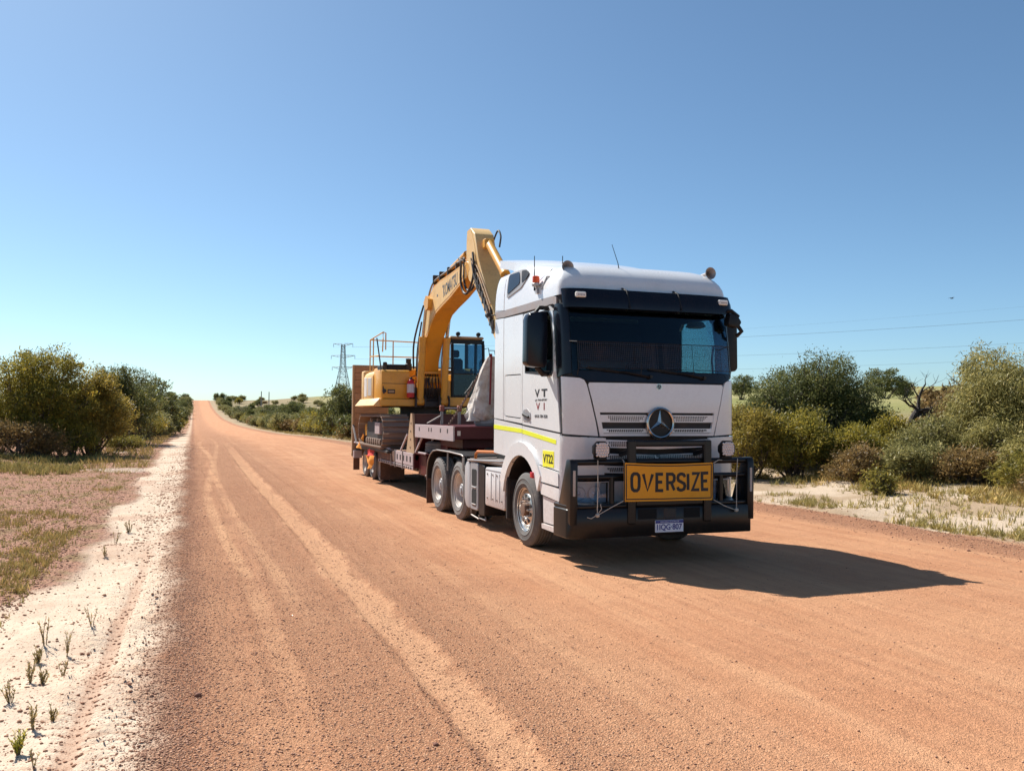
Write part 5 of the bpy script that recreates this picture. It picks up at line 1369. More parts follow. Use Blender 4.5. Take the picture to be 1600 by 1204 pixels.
b = MB(); b.box(1.0,1.75,10.42,10.52,2.62,2.80,.02); b.box(1.02,1.74,10.40,10.5,2.86,2.92,.01); b.build('valve_guard', M_['yellow'], EX)
for k in range(7):
    b = MB(); x = 1.18+k*.065; b.tube(cr([(x,10.45,2.25), (x+rng.uniform(-.03,.03),10.30,2.45), (x+rng.uniform(-.06,.06),10.36,2.66), (x+.02,10.5,2.86)]), .017, 6); b.build('hydraulic_hose', M_['hose'], EX)
# handrails
def railpart(*paths):
    for pts in paths:
        b = MB(); b.tube(pts, .017, 8); b.build('handrail', M_['fade_lit'], EX)
railpart([(.10,12.0,2.95), (.10,12.0,3.82), (.13,10.45,3.90), (.13,10.45,3.72), (.13,10.50,3.40)], [(.13,10.45,3.90), (.20,10.45,3.88), (.20,10.45,3.45)], [(.10,11.55,3.84), (.10,11.55,2.95)], [(.10,12.0,3.36), (.12,10.9,3.33)], [(.10,12.0,3.82), (1.7,12.0,3.79)], [(.10,12.0,3.38), (1.6,12.0,3.38)], [(.73,12.0,3.81), (.73,12.0,3.07)], [(1.6,12.0,3.79), (1.6,12.0,3.07)])
b = MB(); b.tube(cr([(.06,10.9,3.78), (.08,10.45,3.0), (.13,10.27,2.33)]), .018, 6); b.build('mirror_stay', M_['hose'], EX)
b = MB(); b.lathe([(0,-.02), (.05,-.02), (.05,.02), (0,.02)], (.14,10.27,2.40), 'y', 12); b.build('stay_mount', M_['hose'], EX)
# ---- operator's cab
CX0, CX1, CY0, CY1, CZ0, CZ1 = 1.90, 2.83, 10.32, 11.9, 2.26, 3.80
b = MB()
for x in (CX0+.04, CX1-.04):
    b.tube([(x,CY0+.03,CZ0), (x,CY0,CZ0+.5), (x,CY0+.06,CZ1-.15), (x,CY0+.25,CZ1-.02), (x,CY1,CZ1)], .042, 8)
    b.tube([(x,CY1,CZ0), (x,CY1,CZ1)], .045, 8); b.tube([(x,CY0+.75,CZ0+.6), (x,CY0+.72,CZ1)], .035, 8)
    b.bar((x,CY0+.02,CZ0+.62), (x,CY1,CZ0+.62), .03, .05)
b.bar((CX0,CY0+.04,CZ0+.03), (CX1,CY0+.04,CZ0+.03), .06, .06); b.bar((CX0,CY0+.03,CZ0+.62), (CX1,CY0+.03,CZ0+.62), .02, .018); b.bar((CX0,CY0+.12,CZ1-.08), (CX1,CY0+.12,CZ1-.08), .06, .10)
CB = b.build('operator_cab', M_['black'], EX)
b = MB(); b.box(CX0,CX1,CY0+.10,CY1+.04,CZ1-.005,CZ1+.07,.03); b.build('cab_roof', M_['tan'], CB)
for x in (2.12, 2.68):
    b = MB(); b.lathe([(0,-.05), (.055,-.05), (.06,0), (.04,.05), (0,.05)], (x,CY0+.16,CZ1+.13), 'y', 16); b.bar((x,CY0+.17,CZ1+.05), (x,CY0+.17,CZ1+.1), .03, .03); b.build('work_lamp', M_['black'], CB)
b = MB(); b.box(CX0+.03,CX1-.03,CY0+.015,CY0+.022,CZ0+.05,CZ0+.60); b.build('lower_front_glass', M_['glass2'], CB)
b = MB(); b.prism([(CY0+.012,CZ0+.63), (CY0+.052,CZ1-.15), (CY0+.058,CZ1-.15), (CY0+.018,CZ0+.63)], 'x', CX0+.04, CX1-.04); b.build('front_glass', M_['glass2'], CB)
for x in (CX0+.03, CX1-.03):
    b = MB(); b.box(x-.003, x+.003, CY0+.08, CY1-.05, CZ0+.66, CZ1-.06); b.build('side_glass', M_['glass2'], CB)
    b = MB(); b.box(x-.02, x+.02, CY0+.06, CY1, CZ0+.03, CZ0+.60, .01); b.build('cab_side_panel', M_['yellow'], CB)
b = MB(); b.box(CX0+.08,CX1-.08,CY1-.06,CY1-.02,CZ0,CZ0+.75); b.build('cab_back_panel', M_['inside'], CB)
b = MB(); b.box(CX0+.05,CX1-.05,CY0+.05,CY1-.05,CZ0-.06,CZ0-.0); b.build('cab_floor', M_['inside'], CB)
b = MB(); b.box(2.08,2.58,11.0,11.45,2.62,2.76,.05); b.box(2.10,2.56,11.40,11.56,2.70,3.35,.06); b.box(2.20,2.46,11.42,11.53,3.37,3.58,.04); b.box(2.15,2.5,11.05,11.4,2.3,2.62); b.build('operator_seat', M_['seat'], CB)
for x in (2.10, 2.58):
    b = MB(); b.box(x-.06, x+.06, 10.75, 11.2, 2.55, 2.72, .02); b.tube([(x,10.8,2.7), (x,10.75,2.95)], .015, 6); b.lathe([(0,2.93), (.03,2.94), (.03,3.02), (0,3.04)], (x,10.75,0), 'z', 10); b.build('control_lever', M_['black'], CB)
b = MB(); b.box(1.78,1.90,10.32,10.40,2.26,2.70,.02); b.build('cab_corner_panel', M_['yellow'], EX)
b = MB(); b.tube([(2.83,10.45,3.55), (2.95,10.42,3.58), (2.98,10.42,3.40), (2.98,10.42,3.30)], .012, 6); b.tube([(2.95,10.42,3.52), (3.12,10.42,3.52), (3.14,10.42,3.40)], .012, 6); b.lathe([(0,3.27), (.025,3.28), (.025,3.36), (0,3.37)], (3.14,10.42,0), 'z', 8); b.build('mirror_arm', M_['hose'], EX)
b = MB(); b.box(3.02,3.06,10.36,10.46,2.95,3.25,.01); b.build('cab_mirror', M_['black'], EX)
# ---- boom, arm, cylinders
BX0, BX1 = 1.15, 1.60
boom = [(11.05,2.30), (10.75,2.22), (10.60,2.40), (10.42,3.20), (9.98,3.75), (9.60,4.03), (9.18,4.26), (8.60,4.38), (7.84,4.51), (6.95,4.72), (6.55,4.80), (6.36,4.95), (6.45,5.12), (6.62,5.16), (7.96,5.08), (8.8,5.05), (9.43,4.97), (9.75,4.80), (9.98,4.52), (10.45,3.85), (10.80,3.30), (11.05,2.70)]
b = MB(); b.prism(boom, 'x', BX0, BX1); BM = b.build('boom', M_['yellow'], EX, bevel=.012)
b = MB(); sl_ = [(10.05,3.80), (9.60,4.12), (9.18,4.34), (8.6,4.45), (7.84,4.58), (6.95,4.79), (6.62,5.10), (7.96,5.02), (8.8,4.99), (9.38,4.92), (9.70,4.74), (9.92,4.48), (10.35,3.90)]
b.prism(sl_, 'x', BX0-.006, BX0+.004); SPn = b.build('boom_lit_side', M_['fade_lit'], BM)  # pale sheet on the near side: sunlight put into the boom's colour
text_part('lettering', 'KOMATSU', M_['greyink'], BM, Matrix(((0,0,-1,BX0-.007), (-.985,.0,0,8.42), (.13,1,0,4.585), (0,0,0,1))), 1.18, .29, .02)
for y, z in ((8.95, 4.70), (8.45, 4.86)): b = MB(); b.box(BX0-.008, BX0+.002, y-.05, y+.05, z-.03, z+.03); b.build('boom_decal', M_['greyink'], BM)
for x0, x1 in ((1.02,1.15), (1.60,1.73)):
    b = MB(); b.prism(rnd([(9.65,4.40), (9.85,4.62), (9.62,4.78), (9.38,4.66), (9.42,4.44)], .04), 'x', x0, x1); b.build('cylinder_lug', M_['yellow'], BM)
for x in (1.06, 1.69):
    b = MB(); b.tube([(x,10.26,2.10), (x,10.02,3.72)], .088, 16); b.lathe([(.095,-.11), (.10,-.10), (.10,.10), (.095,.11)], (x,10.27,2.14), 'x', 16); b.tube([(x,10.025,3.68), (x,10.01,3.78)], .098, 16)
    c_ = b.build('boom_cylinder', M_['yellow'], EX)
    b = MB(); b.tube([(x,10.02,3.75), (x,9.72,4.52)], .045, 12); b.build('cylinder_rod', M_['chrome'], c_)
    b = MB(); b.tube([(x-.07,10.1,3.70), (x-.10,10.15,3.2), (x-.07,10.22,2.5)], .016, 6); b.build('cylinder_pipe', M_['steel'], c_)
    b = MB()
    for s_ in (-.12, .12): b.prism([(10.16,2.0), (10.14,2.20), (10.25,2.30), (10.40,2.2), (10.40,2.0)], 'x', x+s_-.02, x+s_+.02)
    b.build('cylinder_bracket', M_['dark'], EX)
# arm: from above the boom tip down and forward behind the truck cab
arm = [(6.35,5.84), (6.60,5.82), (6.64,5.55), (6.64,4.98), (6.42,4.70), (6.0,4.52), (4.55,3.18), (4.02,2.55), (3.88,2.62), (3.98,2.92), (5.55,4.74), (5.80,5.10), (6.06,5.66)]
b = MB(); b.prism(arm, 'x', BX0+.01, BX1-.01); AM = b.build('arm', M_['fade_lit'], EX, bevel=.012)
# arm cylinder on top of the boom
ca, cb = Vector((1.375,9.35,5.16)), Vector((1.375,7.30,5.44))
b = MB(); b.tube([ca, cb], .085, 14); b.box(1.27,1.48,9.25,9.45,5.0,5.2,.02); AC = b.build('arm_cylinder', M_['yellow'], EX)
b = MB(); b.tube([cb, (1.375,6.52,5.62)], .042, 12); b.build('cylinder_rod', M_['chrome'], AC)
for x, dz in ((1.20,.0), (1.27,.03), (1.48,.03), (1.55,0)):
    b = MB(); b.tube(cr([(x,10.72,3.6), (x,10.42,4.15), (x,10.10,4.70), (x,9.75,5.02+dz), (x,9.3,5.14+dz), (x,8.2,5.20+dz), (x,7.4,5.26+dz), (x,6.95,5.24)]), .024, 6); b.build('boom_pipe', M_['steel'] if x < 1.25 else M_['yellow'], EX)
for y in (9.5, 8.9, 8.2, 7.5): b = MB(); b.box(1.17,1.58,y-.03,y+.03,5.05,5.28,.01); b.build('pipe_clamp', M_['dark'], EX)
b = MB(); b.tube(cr([(1.04,10.9,3.0), (1.0,10.75,3.6), (1.05,10.55,4.1), (1.12,10.2,4.6)]), .024, 6); b.tube(cr([(1.10,10.85,2.8), (1.08,10.65,3.5), (1.12,10.4,4.2)]), .02, 6); b.build('boom_hoses', M_['hose'], EX)
for x, yo in ((1.10,0), (1.18,.06), (1.55,.05)):
    b = MB(); b.tube(cr([(x,7.0,5.28), (x-.02,6.78,5.15+yo), (x-.03,6.75,4.75), (x-.02,6.55,4.46+yo), (x-.01,6.25,4.44+yo), (x,5.95,4.70), (x,5.92,5.0), (x+.02,6.05,5.25)]), .026, 8); b.build('loop_hose', M_['hose'], EX)
# bucket cylinder along the front of the arm
b = MB(); b.tube([(1.375,5.75,5.42), (1.375,4.72,4.62)], .088, 16); b.box(1.27,1.48,5.68,5.86,5.30,5.50,.02); b.tube([(1.375,4.76,4.65), (1.375,4.68,4.59)], .10, 16); BC = b.build('bucket_cylinder', M_['yellow'], EX)
b = MB(); b.tube([(1.375,4.72,4.62), (1.375,3.75,3.55)], .045, 12); b.build('cylinder_rod', M_['chrome'], BC)
b = MB(); b.tube(cr([(1.50,5.85,5.45), (1.53,5.62,5.66), (1.54,5.46,5.52), (1.50,5.42,5.28)]), .02, 6); b.build('cylinder_hose', M_['hose'], BC)
for x, k in ((1.14, 0), (1.125, .25), (1.14, .5)):
    b = MB(); b.tube([(x,6.15-.1*k,5.2-.5*k), (x,5.6-.1*k,4.75-.5*k), (x,4.9-.1*k,4.02-.5*k)], .018, 6); b.build('arm_pipe', M_['tan'], EX)
for y, z in ((5.9,4.95), (5.4,4.50), (4.9,3.95)): b = MB(); b.bar((1.135,y,z), (1.135,y-.12,z-.40), .03, .05); b.build('pipe_bracket', M_['dark'], EX)
b = MB(); b.prism([(6.30,5.80), (6.56,5.78), (6.60,5.5), (6.60,5.0), (6.40,4.80), (6.0,4.64), (5.0,3.72), (5.05,4.02), (5.86,4.98), (6.06,5.45)], 'x', BX0+.004, BX0+.014); b.build('arm_side_plate', M_['fade_lit'], AM)
for k in range(9):
    b = MB(); y = 5.95-k*.16; z = 5.0-k*.165; b.bar((1.115,y,z), (1.115,y+.02,z-.26), .035, .045); b.build('hose_clamp', M_['dark'], EX)
for k, (y0, z0) in enumerate(((6.2,5.15), (6.1,5.0), (6.0,4.86))):
    b = MB(); b.tube(cr([(1.13,y0,z0), (1.09,y0-.35,z0-.42), (1.12,y0-.7,z0-.75), (1.10,y0-1.4,z0-1.45)]), .016, 6); b.build('arm_hose', M_['hose'], EX)
# bucket and its links, resting behind the cab
b = MB()
b.prism([(3.92,2.50), (3.50,2.44), (3.10,2.30), (2.90,2.0), (2.98,1.78), (3.3,1.66), (3.75,1.66), (3.75,1.70), (3.33,1.70), (3.02,1.82), (2.95,2.0), (3.13,2.26), (3.5,2.39), (3.92,2.45)], 'x', .95, 1.80)
for x in (.95, 1.77): b.prism([(3.92,2.50), (3.50,2.44), (3.10,2.30), (2.90,2.0), (2.98,1.78), (3.3,1.66), (3.75,1.66)], 'x', x, x+.03)
BK = b.build('bucket', M_['track'], EX)
for k in range(5): b = MB(); x = 1.0+k*.175; b.prism([(3.70,1.66), (3.95,1.665), (3.72,1.74)], 'x', x, x+.07); b.build('bucket_tooth', M_['steel'], BK)
b = MB(); b.bar((1.2,3.75,3.55), (1.2,3.45,2.46), .05, .08, .01); b.bar((1.55,3.75,3.55), (1.55,3.45,2.46), .05, .08, .01); b.bar((1.2,3.75,3.55), (1.2,4.2,3.0), .04, .07, .01); b.bar((1.55,3.75,3.55), (1.55,4.2,3.0), .04, .07, .01); b.build('bucket_link', M_['fade_lit'], EX)
# fire extinguisher strapped to the front of the machine
FE = empty('fire_extinguisher', W+Vector((.80,10.2,2.24)), 'red fire extinguisher strapped to the front of the yellow excavator', 'extinguisher', off=(.80,10.2,2.24))
b = MB(); b.lathe([(0,2.24), (.085,2.24), (.095,2.27), (.095,2.62), (.07,2.68), (.03,2.71), (0,2.71)], (.80,10.19,0), 'z', 24); b.build('cylinder_body', M_['red'], FE)
b = MB(); b.lathe([(.0965,2.36), (.0965,2.58)], (.80,10.19,0), 'z', 24, cap=False); b.build('label_wrap', paint('extinguisher_label', (.6,.55,.56), .6, dirt=.4, dcol=(.5,.03,.05), scale=14), FE)
b = MB(); b.box(.77,.83,10.15,10.23,2.70,2.75,.01); b.bar((.80,10.19,2.75), (.90,10.17,2.80), .02, .02); b.tube([(.80,10.17,2.73), (.92,10.14,2.66), (.91,10.13,2.45), (.90,10.14,2.35)], .012, 6); b.build('valve_and_hose', M_['hose'], FE)
# ================================================================ vegetation
def leaf_mat(name, a, b, c, trans=.48, rough=.5):
    """tone attribute: 0..1 mixes leaf colours a -> b, the top fifth takes the young-leaf colour c"""
    g = NT(name); t = g.attr('tone')
    col = g.mix(g.ss(t, .1, .75), a, b); col = g.mix(g.ss(t, .72, .95), col, c)
    col = g.mix(1.0, col, (3.0,2.6,2.0), 'MULTIPLY')
    d = g.bsdf(col, rough, 0, None, **{'Specular IOR Level': .35})
    tr = g.n('ShaderNodeBsdfTranslucent', {'Color': g.mix(.5, col, c)}).outputs[0]
    return g.done(g.n('ShaderNodeMixShader', {0: trans, 1: d, 2: tr}).outputs[0])
LM = {
 'olive': leaf_mat('olive_wattle_leaf', (.050,.058,.014), (.135,.125,.024), (.30,.235,.045)),
 'gold': leaf_mat('golden_olive_leaf', (.058,.057,.015), (.145,.122,.028), (.28,.215,.055)),
 'dark': leaf_mat('dark_green_leaf', (.026,.038,.014), (.062,.078,.025), (.15,.14,.06)),
 'grey': leaf_mat('grey_green_leaf', (.060,.066,.028), (.130,.132,.055), (.25,.235,.11)),
 'gum': leaf_mat('gum_leaf', (.070,.075,.026), (.165,.16,.060), (.33,.29,.14)),
 'rust': leaf_mat('brown_heath_leaf', (.060,.048,.022), (.125,.088,.040), (.23,.165,.075)),
 'lime': leaf_mat('lime_leaf', (.055,.058,.014), (.115,.108,.026), (.21,.18,.05)),
}
def bark(name, c1, c2):
    g = NT(name); p = g.obj(); a = g.noise(6, p, 5, .6, 1.5)
    return g.done(g.bsdf(g.mix(g.ss(a, .3, .7), c1, c2), .9, 0, g.bump(a, .6, .04)))
M_['bark'] = bark('scrub_bark', (.075,.055,.042), (.15,.115,.09))
M_['deadwood'] = bark('dead_wood', (.030,.024,.020), (.10,.082,.072))

def crown_mesh(name, blobs, n, L, w, mat, seed, clump=.30, droop=0.0, up=0.0, pitch=.5):
    """leaf-sized faces gathered in clumps over the blobs' outer volume"""
    r = np.random.default_rng(seed)
    B = np.array([b[:6] for b in blobs], float)
    vol = (B[:, 3]*B[:, 4]*B[:, 5])**(2/3); vol /= vol.sum()
    per = 46; nc = max(4, n//per)
    bi = r.choice(len(B), nc, p=vol)
    d = r.normal(size=(nc, 3)); d[:, 2] = np.where(d[:, 2] < -.35, -d[:, 2]*.6, d[:, 2]); d /= np.linalg.norm(d, axis=1)[:, None]
    rad_ = .50+.55*r.random(nc)**.6+np.where(r.random(nc) < .12, r.uniform(.05, .35, nc), 0)
    cc = B[bi, :3]+d*B[bi, 3:6]*rad_[:, None]
    cr = clump*r.uniform(.55, 1.35, nc)
    ct = r.uniform(0, 1, nc)*.55+r.uniform(0, .2, nc)
    k = np.repeat(np.arange(nc), per)
    o = r.normal(size=(len(k), 3))*np.array([1, 1, .8])*.52
    base = cc[k]+o*cr[k][:, None]
    out = d[k]
    ax = out*.6+r.normal(size=(len(k), 3))*.75; ax[:, 2] += up-droop*1.6
    ax /= np.linalg.norm(ax, axis=1)[:, None]
    sd = np.cross(ax, r.normal(size=(len(k), 3))); sd /= np.linalg.norm(sd, axis=1)[:, None]
    l = L*r.uniform(.5, 1.6, len(k))[:, None]*np.repeat(r.uniform(.8, 1.25, nc), per)[:, None]; ww = w*r.uniform(.7, 1.3, len(k))[:, None]
    nn = np.cross(ax, sd)
    V = np.stack([base, base+ax*l*.45+sd*ww*.5+nn*l*.05, base+ax*l, base+ax*l*.45-sd*ww*.5+nn*l*.05], 1).reshape(-1, 3)
    keep = None
    F = np.arange(len(V)).reshape(-1, 4)
    me = mesh_np(name, V, F, None, mat)
    at = me.attributes.new('tone', 'FLOAT', 'POINT')
    tone = np.clip(ct[k]+r.normal(0, .16, len(k)), 0, 1)
    at.data.foreach_set('value', np.repeat(tone, 4).astype(np.float32))
    return me
def limb_mesh(name, blobs, base_r, seed, mat, stems=3, spread=.25):
    r = random.Random(seed); mb = MB()
    roots = [Vector((r.uniform(-spread, spread), r.uniform(-spread, spread), -.15)) for _ in range(stems)]
    for i, b in enumerate(blobs):
        p0 = roots[i % stems]; c = Vector(b[:3])
        m1 = p0.lerp(c, .45)+Vector((r.uniform(-.2,.2), r.uniform(-.2,.2), r.uniform(-.1,.2)))*b[3]*.5
        mb.tube([p0, p0.lerp(m1, .5)+Vector((r.uniform(-.08,.08), r.uniform(-.08,.08), 0)), m1, c], [base_r, base_r*.85, base_r*.6, base_r*.3], 7)
        for _ in range(8):
            e = c+Vector((r.uniform(-1,1)*b[3], r.uniform(-1,1)*b[4], r.uniform(-.3,1)*b[5]))*r.uniform(.7,1.12)
            s_ = m1.lerp(c, r.uniform(.1, .9)); mid = s_.lerp(e, .5)+Vector((r.uniform(-.15,.15), r.uniform(-.15,.15), r.uniform(0,.2)))
            mb.tube([s_, mid, e], [base_r*.32, base_r*.2, base_r*.07], 5)
    me = mb.mesh(name); me.materials.append(mat); return me
def plant(name, loc, label, cat, blobs, n, L, w, kind, seed, group=None, base_r=.07, stems=3, trunk='trunk', **k):
    o = empty(name, (loc[0], loc[1], hz(*loc)), label, cat, group)
    link(trunk, limb_mesh(trunk, blobs, base_r, seed, M_['bark'], stems), None, o)
    link('crown', crown_mesh('crown', blobs, n, L, w, LM[kind], seed, **k), None, o)
    return o
def blobset(r, n, W_, D_, H, lo=.25, sz=.42):
    """uneven heap of lobes filling a W x D x H crown, with a skirt that reaches the ground"""
    out = []
    for i in range(n):
        a = r.uniform(0, 6.28); q = r.random()**.5
        x, y = math.cos(a)*q*W_*.33, math.sin(a)*q*D_*.33
        s_ = r.uniform(.7, 1.15)*sz*(1-.25*q)
        zc = H*(lo+(1-lo)*r.uniform(.25, .72)*(1-.35*q*q))
        rz = min(s_*H*.62, H-zc)
        out.append((x, y, zc, s_*W_*.62, s_*D_*.62, max(.2, rz)))
    m = max(4, int(n*.8)); a0 = r.uniform(0, 6.28)
    for i in range(m):
        a = a0+6.28*i/m+r.uniform(-.3, .3); q = r.uniform(.65, 1.0)
        s_ = r.uniform(.75, 1.15)*sz; zc = H*r.uniform(.16, .34)
        out.append((math.cos(a)*q*W_*.33, math.sin(a)*q*D_*.33, zc, s_*W_*.52, s_*D_*.52, max(zc*1.1, H*.2)))
    return out
R_ = random.Random(5)
# ---- left of the road
LEFT = [ # name, x, y, W, D, H, lobes, leaves, kind, label
 ('wattle_shrub', -5.4, 36.5, 4.3, 3.4, 4.3, 10, 46000, 'olive', 'large olive green shrub nearest on the left roadside'),
 ('wattle_shrub', -3.75, 37.5, 3.2, 2.8, 3.45, 9, 34000, 'gold', 'golden olive shrub right of the large shrub on the left roadside'),
 ('scrub_tree', -8.0, 37.5, 3.0, 3.0, 4.6, 7, 16000, 'dark', 'dark tree cut off by the left picture edge'),
 ('scrub_shrub', -5.6, 34.0, 3.4, 1.8, 1.45, 7, 9000, 'rust', 'low brown feathery shrub in front of the large olive shrub'),
 ('scrub_tree', -3.55, 48.5, 3.6, 3.2, 4.4, 9, 34000, 'dark', 'dark green tree behind the golden olive shrub'),
 ('scrub_shrub', -3.0, 58.0, 3.0, 2.8, 3.0, 7, 14000, 'olive', 'olive shrub just beyond the dark tree on the left'),
 ('scrub_shrub', -2.7, 41.5, 1.7, 1.3, .75, 4, 3000, 'lime', 'small low yellow green bush at the foot of the left trees'),
 ('scrub_shrub', -6.5, 43.0, 3.6, 3.4, 4.0, 7, 12000, 'olive', 'olive shrub filling the gap behind the left roadside clump'),
 ('scrub_shrub', -4.3, 35.8, 2.4, 1.8, 1.9, 5, 8000, 'olive', 'dark olive skirt shrub at the base of the left clump'),
]
for i, (nm, x, y, w_, d_, h_, nl, n, kd, lb) in enumerate(LEFT):
    plant(nm, (x, y), lb, 'tree' if 'tree' in nm else 'shrub', blobset(R_, nl, w_, d_, h_, .18), n, .085, .040, kd, 100+i, base_r=.06, clump=.26)
# ---- right of the road
RIGHT = [
 ('wattle_shrub', 14.55, 20.6, 2.3, 2.2, 2.75, 8, 20000, 'gold', 'golden olive shrub next to the truck on the right verge', {}),
 ('wattle_shrub', 15.75, 20.1, 2.4, 2.2, 2.45, 8, 20000, 'olive', 'rounded olive shrub in front of the dark tree on the right', {}),
 ('scrub_tree', 19.0, 23.2, 4.2, 3.6, 3.95, 13, 62000, 'dark', 'dark green spreading tree behind the right hand shrubs', {}),
 ('scrub_shrub', 20.6, 22.6, 3.0, 2.4, 2.0, 6, 14000, 'dark', 'low dark green bush below the dead tree', {}),
 ('gum_tree', 20.9, 17.6, 3.4, 3.4, 3.75, 13, 66000, 'gum', 'pale green gum tree with drooping leaves at the right edge', {'droop': .8}),
 ('gum_tree', 20.7, 18.9, 1.9, 1.9, 2.95, 7, 18000, 'rust', 'reddish brown leaved tree on the left flank of the pale gum', {'droop': .4}),
 ('scrub_shrub', 18.4, 18.3, 2.4, 1.8, 1.75, 6, 12000, 'grey', 'grey green shrub in front of the pale gum tree', {}),
 ('heath_shrub', 16.1, 17.9, 1.9, 1.4, .95, 5, 8000, 'rust', 'low rusty brown heath shrub nearest the shaded olive shrub', {}),
 ('heath_shrub', 17.2, 17.1, 2.0, 1.4, 1.0, 5, 9000, 'grey', 'low grey heath shrub between two rusty heath shrubs', {}),
 ('heath_shrub', 17.9, 16.2, 2.0, 1.5, .95, 5, 9000, 'rust', 'low rusty brown heath shrub in front of the grey green shrub', {}),
 ('scrub_shrub', 17.7, 14.3, 2.2, 1.5, 1.05, 5, 9000, 'lime', 'yellow green bush low down at the right edge', {}),
 ('scrub_shrub', 16.9, 13.3, 1.7, 1.2, .55, 5, 6000, 'rust', 'flat brownish ground shrub in front of the yellow green bush', {}),
 ('scrub_shrub', 14.6, 15.6, .62, .55, .62, 4, 1800, 'lime', 'small yellow green plant alone on the right sand verge', {}),
 ('scrub_shrub', 19.6, 16.6, 2.2, 2.0, 2.2, 6, 10000, 'gum', 'pale green undergrowth beneath the gum tree', {'droop': .5}),
 ('scrub_shrub', 23.0, 20.5, 3.0, 2.6, 2.6, 6, 9000, 'rust', 'brownish shrub behind the dead tree branches', {}),
 ('scrub_shrub', 17.2, 19.6, 2.4, 1.8, 1.6, 6, 12000, 'olive', 'olive shrub between the rounded olive shrub and the brown heath', {}),
 ('scrub_shrub', 19.2, 20.4, 2.6, 2.0, 1.9, 6, 12000, 'olive', 'olive shrub below the dead tree trunk', {}),
 ('scrub_shrub', 21.6, 20.0, 2.6, 2.2, 2.3, 7, 12000, 'olive', 'olive shrub left of the pale gum behind the brown leaves', {}),
 ('scrub_shrub', 18.9, 15.2, 2.2, 1.8, 1.5, 6, 11000, 'gum', 'pale green shrub at the right edge under the gum tree', {'droop': .4}),
 ('scrub_tree', 17.2, 22.4, 2.8, 2.6, 3.2, 8, 22000, 'dark', 'dark tree lobe joining the spreading tree and the golden shrub', {}),
 ('scrub_shrub', 13.9, 22.6, 2.2, 2.0, 2.3, 6, 10000, 'olive', 'olive shrub mostly hidden behind the truck cab', {}),
]
for i, (nm, x, y, w_, d_, h_, nl, n, kd, lb, kw) in enumerate(RIGHT):
    plant(nm, (x, y), lb, 'tree' if 'tree' in nm else 'shrub', blobset(R_, nl, w_, d_, h_, .16), n, .075 if kd != 'gum' else .10, .032 if kd != 'gum' else .026, kd, 300+i, base_r=.05 if h_ < 3 else .085, clump=.22 if h_ < 3 else .27, **kw)
# leaning bare limbs under the dark tree and the small pale log
# ---- dead tree
DT = empty('dead_tree', (20.0, 20.0, hz(20.0, 20.0)+1.05), 'dead tree with bare dark twisted branches between the right hand trees', 'tree')
def dead_branch(mb, p, d, r0, L, depth, r):
    pts, rs = [p], [r0]; n = 5
    for i in range(n):
        d = (d+Vector((r.uniform(-1,1), r.uniform(-1,1), r.uniform(-.7,.9)))*.33).normalized()
        p = p+d*L/n; pts.append(p); rs.append(r0*(1-.62*(i+1)/n))
    mb.tube(pts, rs, 6)
    if depth > 0:
        for k in range(3 if depth > 1 else 4):
            i = r.randint(2, n); dd = (d+Vector((r.uniform(-1,1), r.uniform(-1,1), r.uniform(-.4,.9)))*.9).normalized()
            dead_branch(mb, pts[i], dd, rs[i]*.62, L*r.uniform(.45, .7), depth-1, r)
r = random.Random(21)
DT.scale = (.68, .68, .56)
tr = MB(); tr.tube([(-.8,.1,-1.7), (-.5,.1,-.1), (-.35,.05,.5), (-.15,0,1.0), (.1,0,1.35)], [.18,.16,.14,.13,.11], 9)
link('trunk', (lambda m: (m.materials.append(M_['deadwood']), m)[1])(tr.mesh('trunk')), None, DT)
for k, (p, d, r0, L) in enumerate([((.1,0,1.35), (.25,-.1,1), .085, 1.35), ((-.1,0,1.05), (1,-.35,.10), .11, 2.2), ((-.05,0,1.2), (.9,-.1,.30), .09, 2.1), ((.05,0,1.3), (-.75,0,.45), .06, 1.5), ((-.35,0,.6), (.9,-.5,.0), .09, 1.6), ((-.2,0,.9), (.8,-.6,.25), .08, 1.8), ((.0,0,1.2), (-.3,-.3,.9), .05, .9)]):
    mb = MB(); dead_branch(mb, Vector(p), Vector(d).normalized(), r0, L, 2, r)
    link('branch', (lambda m: (m.materials.append(M_['deadwood']), m)[1])(mb.mesh('branch')), None, DT)
# fallen pale log lying in front of the dark tree
lg = empty('fallen_log', (18.3, 20.4, hz(18.3, 20.4)+.75), 'thin pale fallen branch lying across the scrub below the dark tree', 'log')
b = MB(); b.tube([(-.75,.1,.06), (-.2,0,.02), (.3,.02,.0), (.85,-.1,-.02)], [.03,.045,.05,.03], 7); link('stem', (lambda m: (m.materials.append(paint('pale_wood', (.5,.45,.42), .9)), m)[1])(b.mesh('stem')), None, lg)
b = MB(); b.tube([(.2,.0,.0), (.25,.3,-.5), (.2,.4,-.85)], [.035,.03,.02], 6); link('side_branch', (lambda m: (m.materials.append(M_['bark']), m)[1])(b.mesh('side_branch')), None, lg)
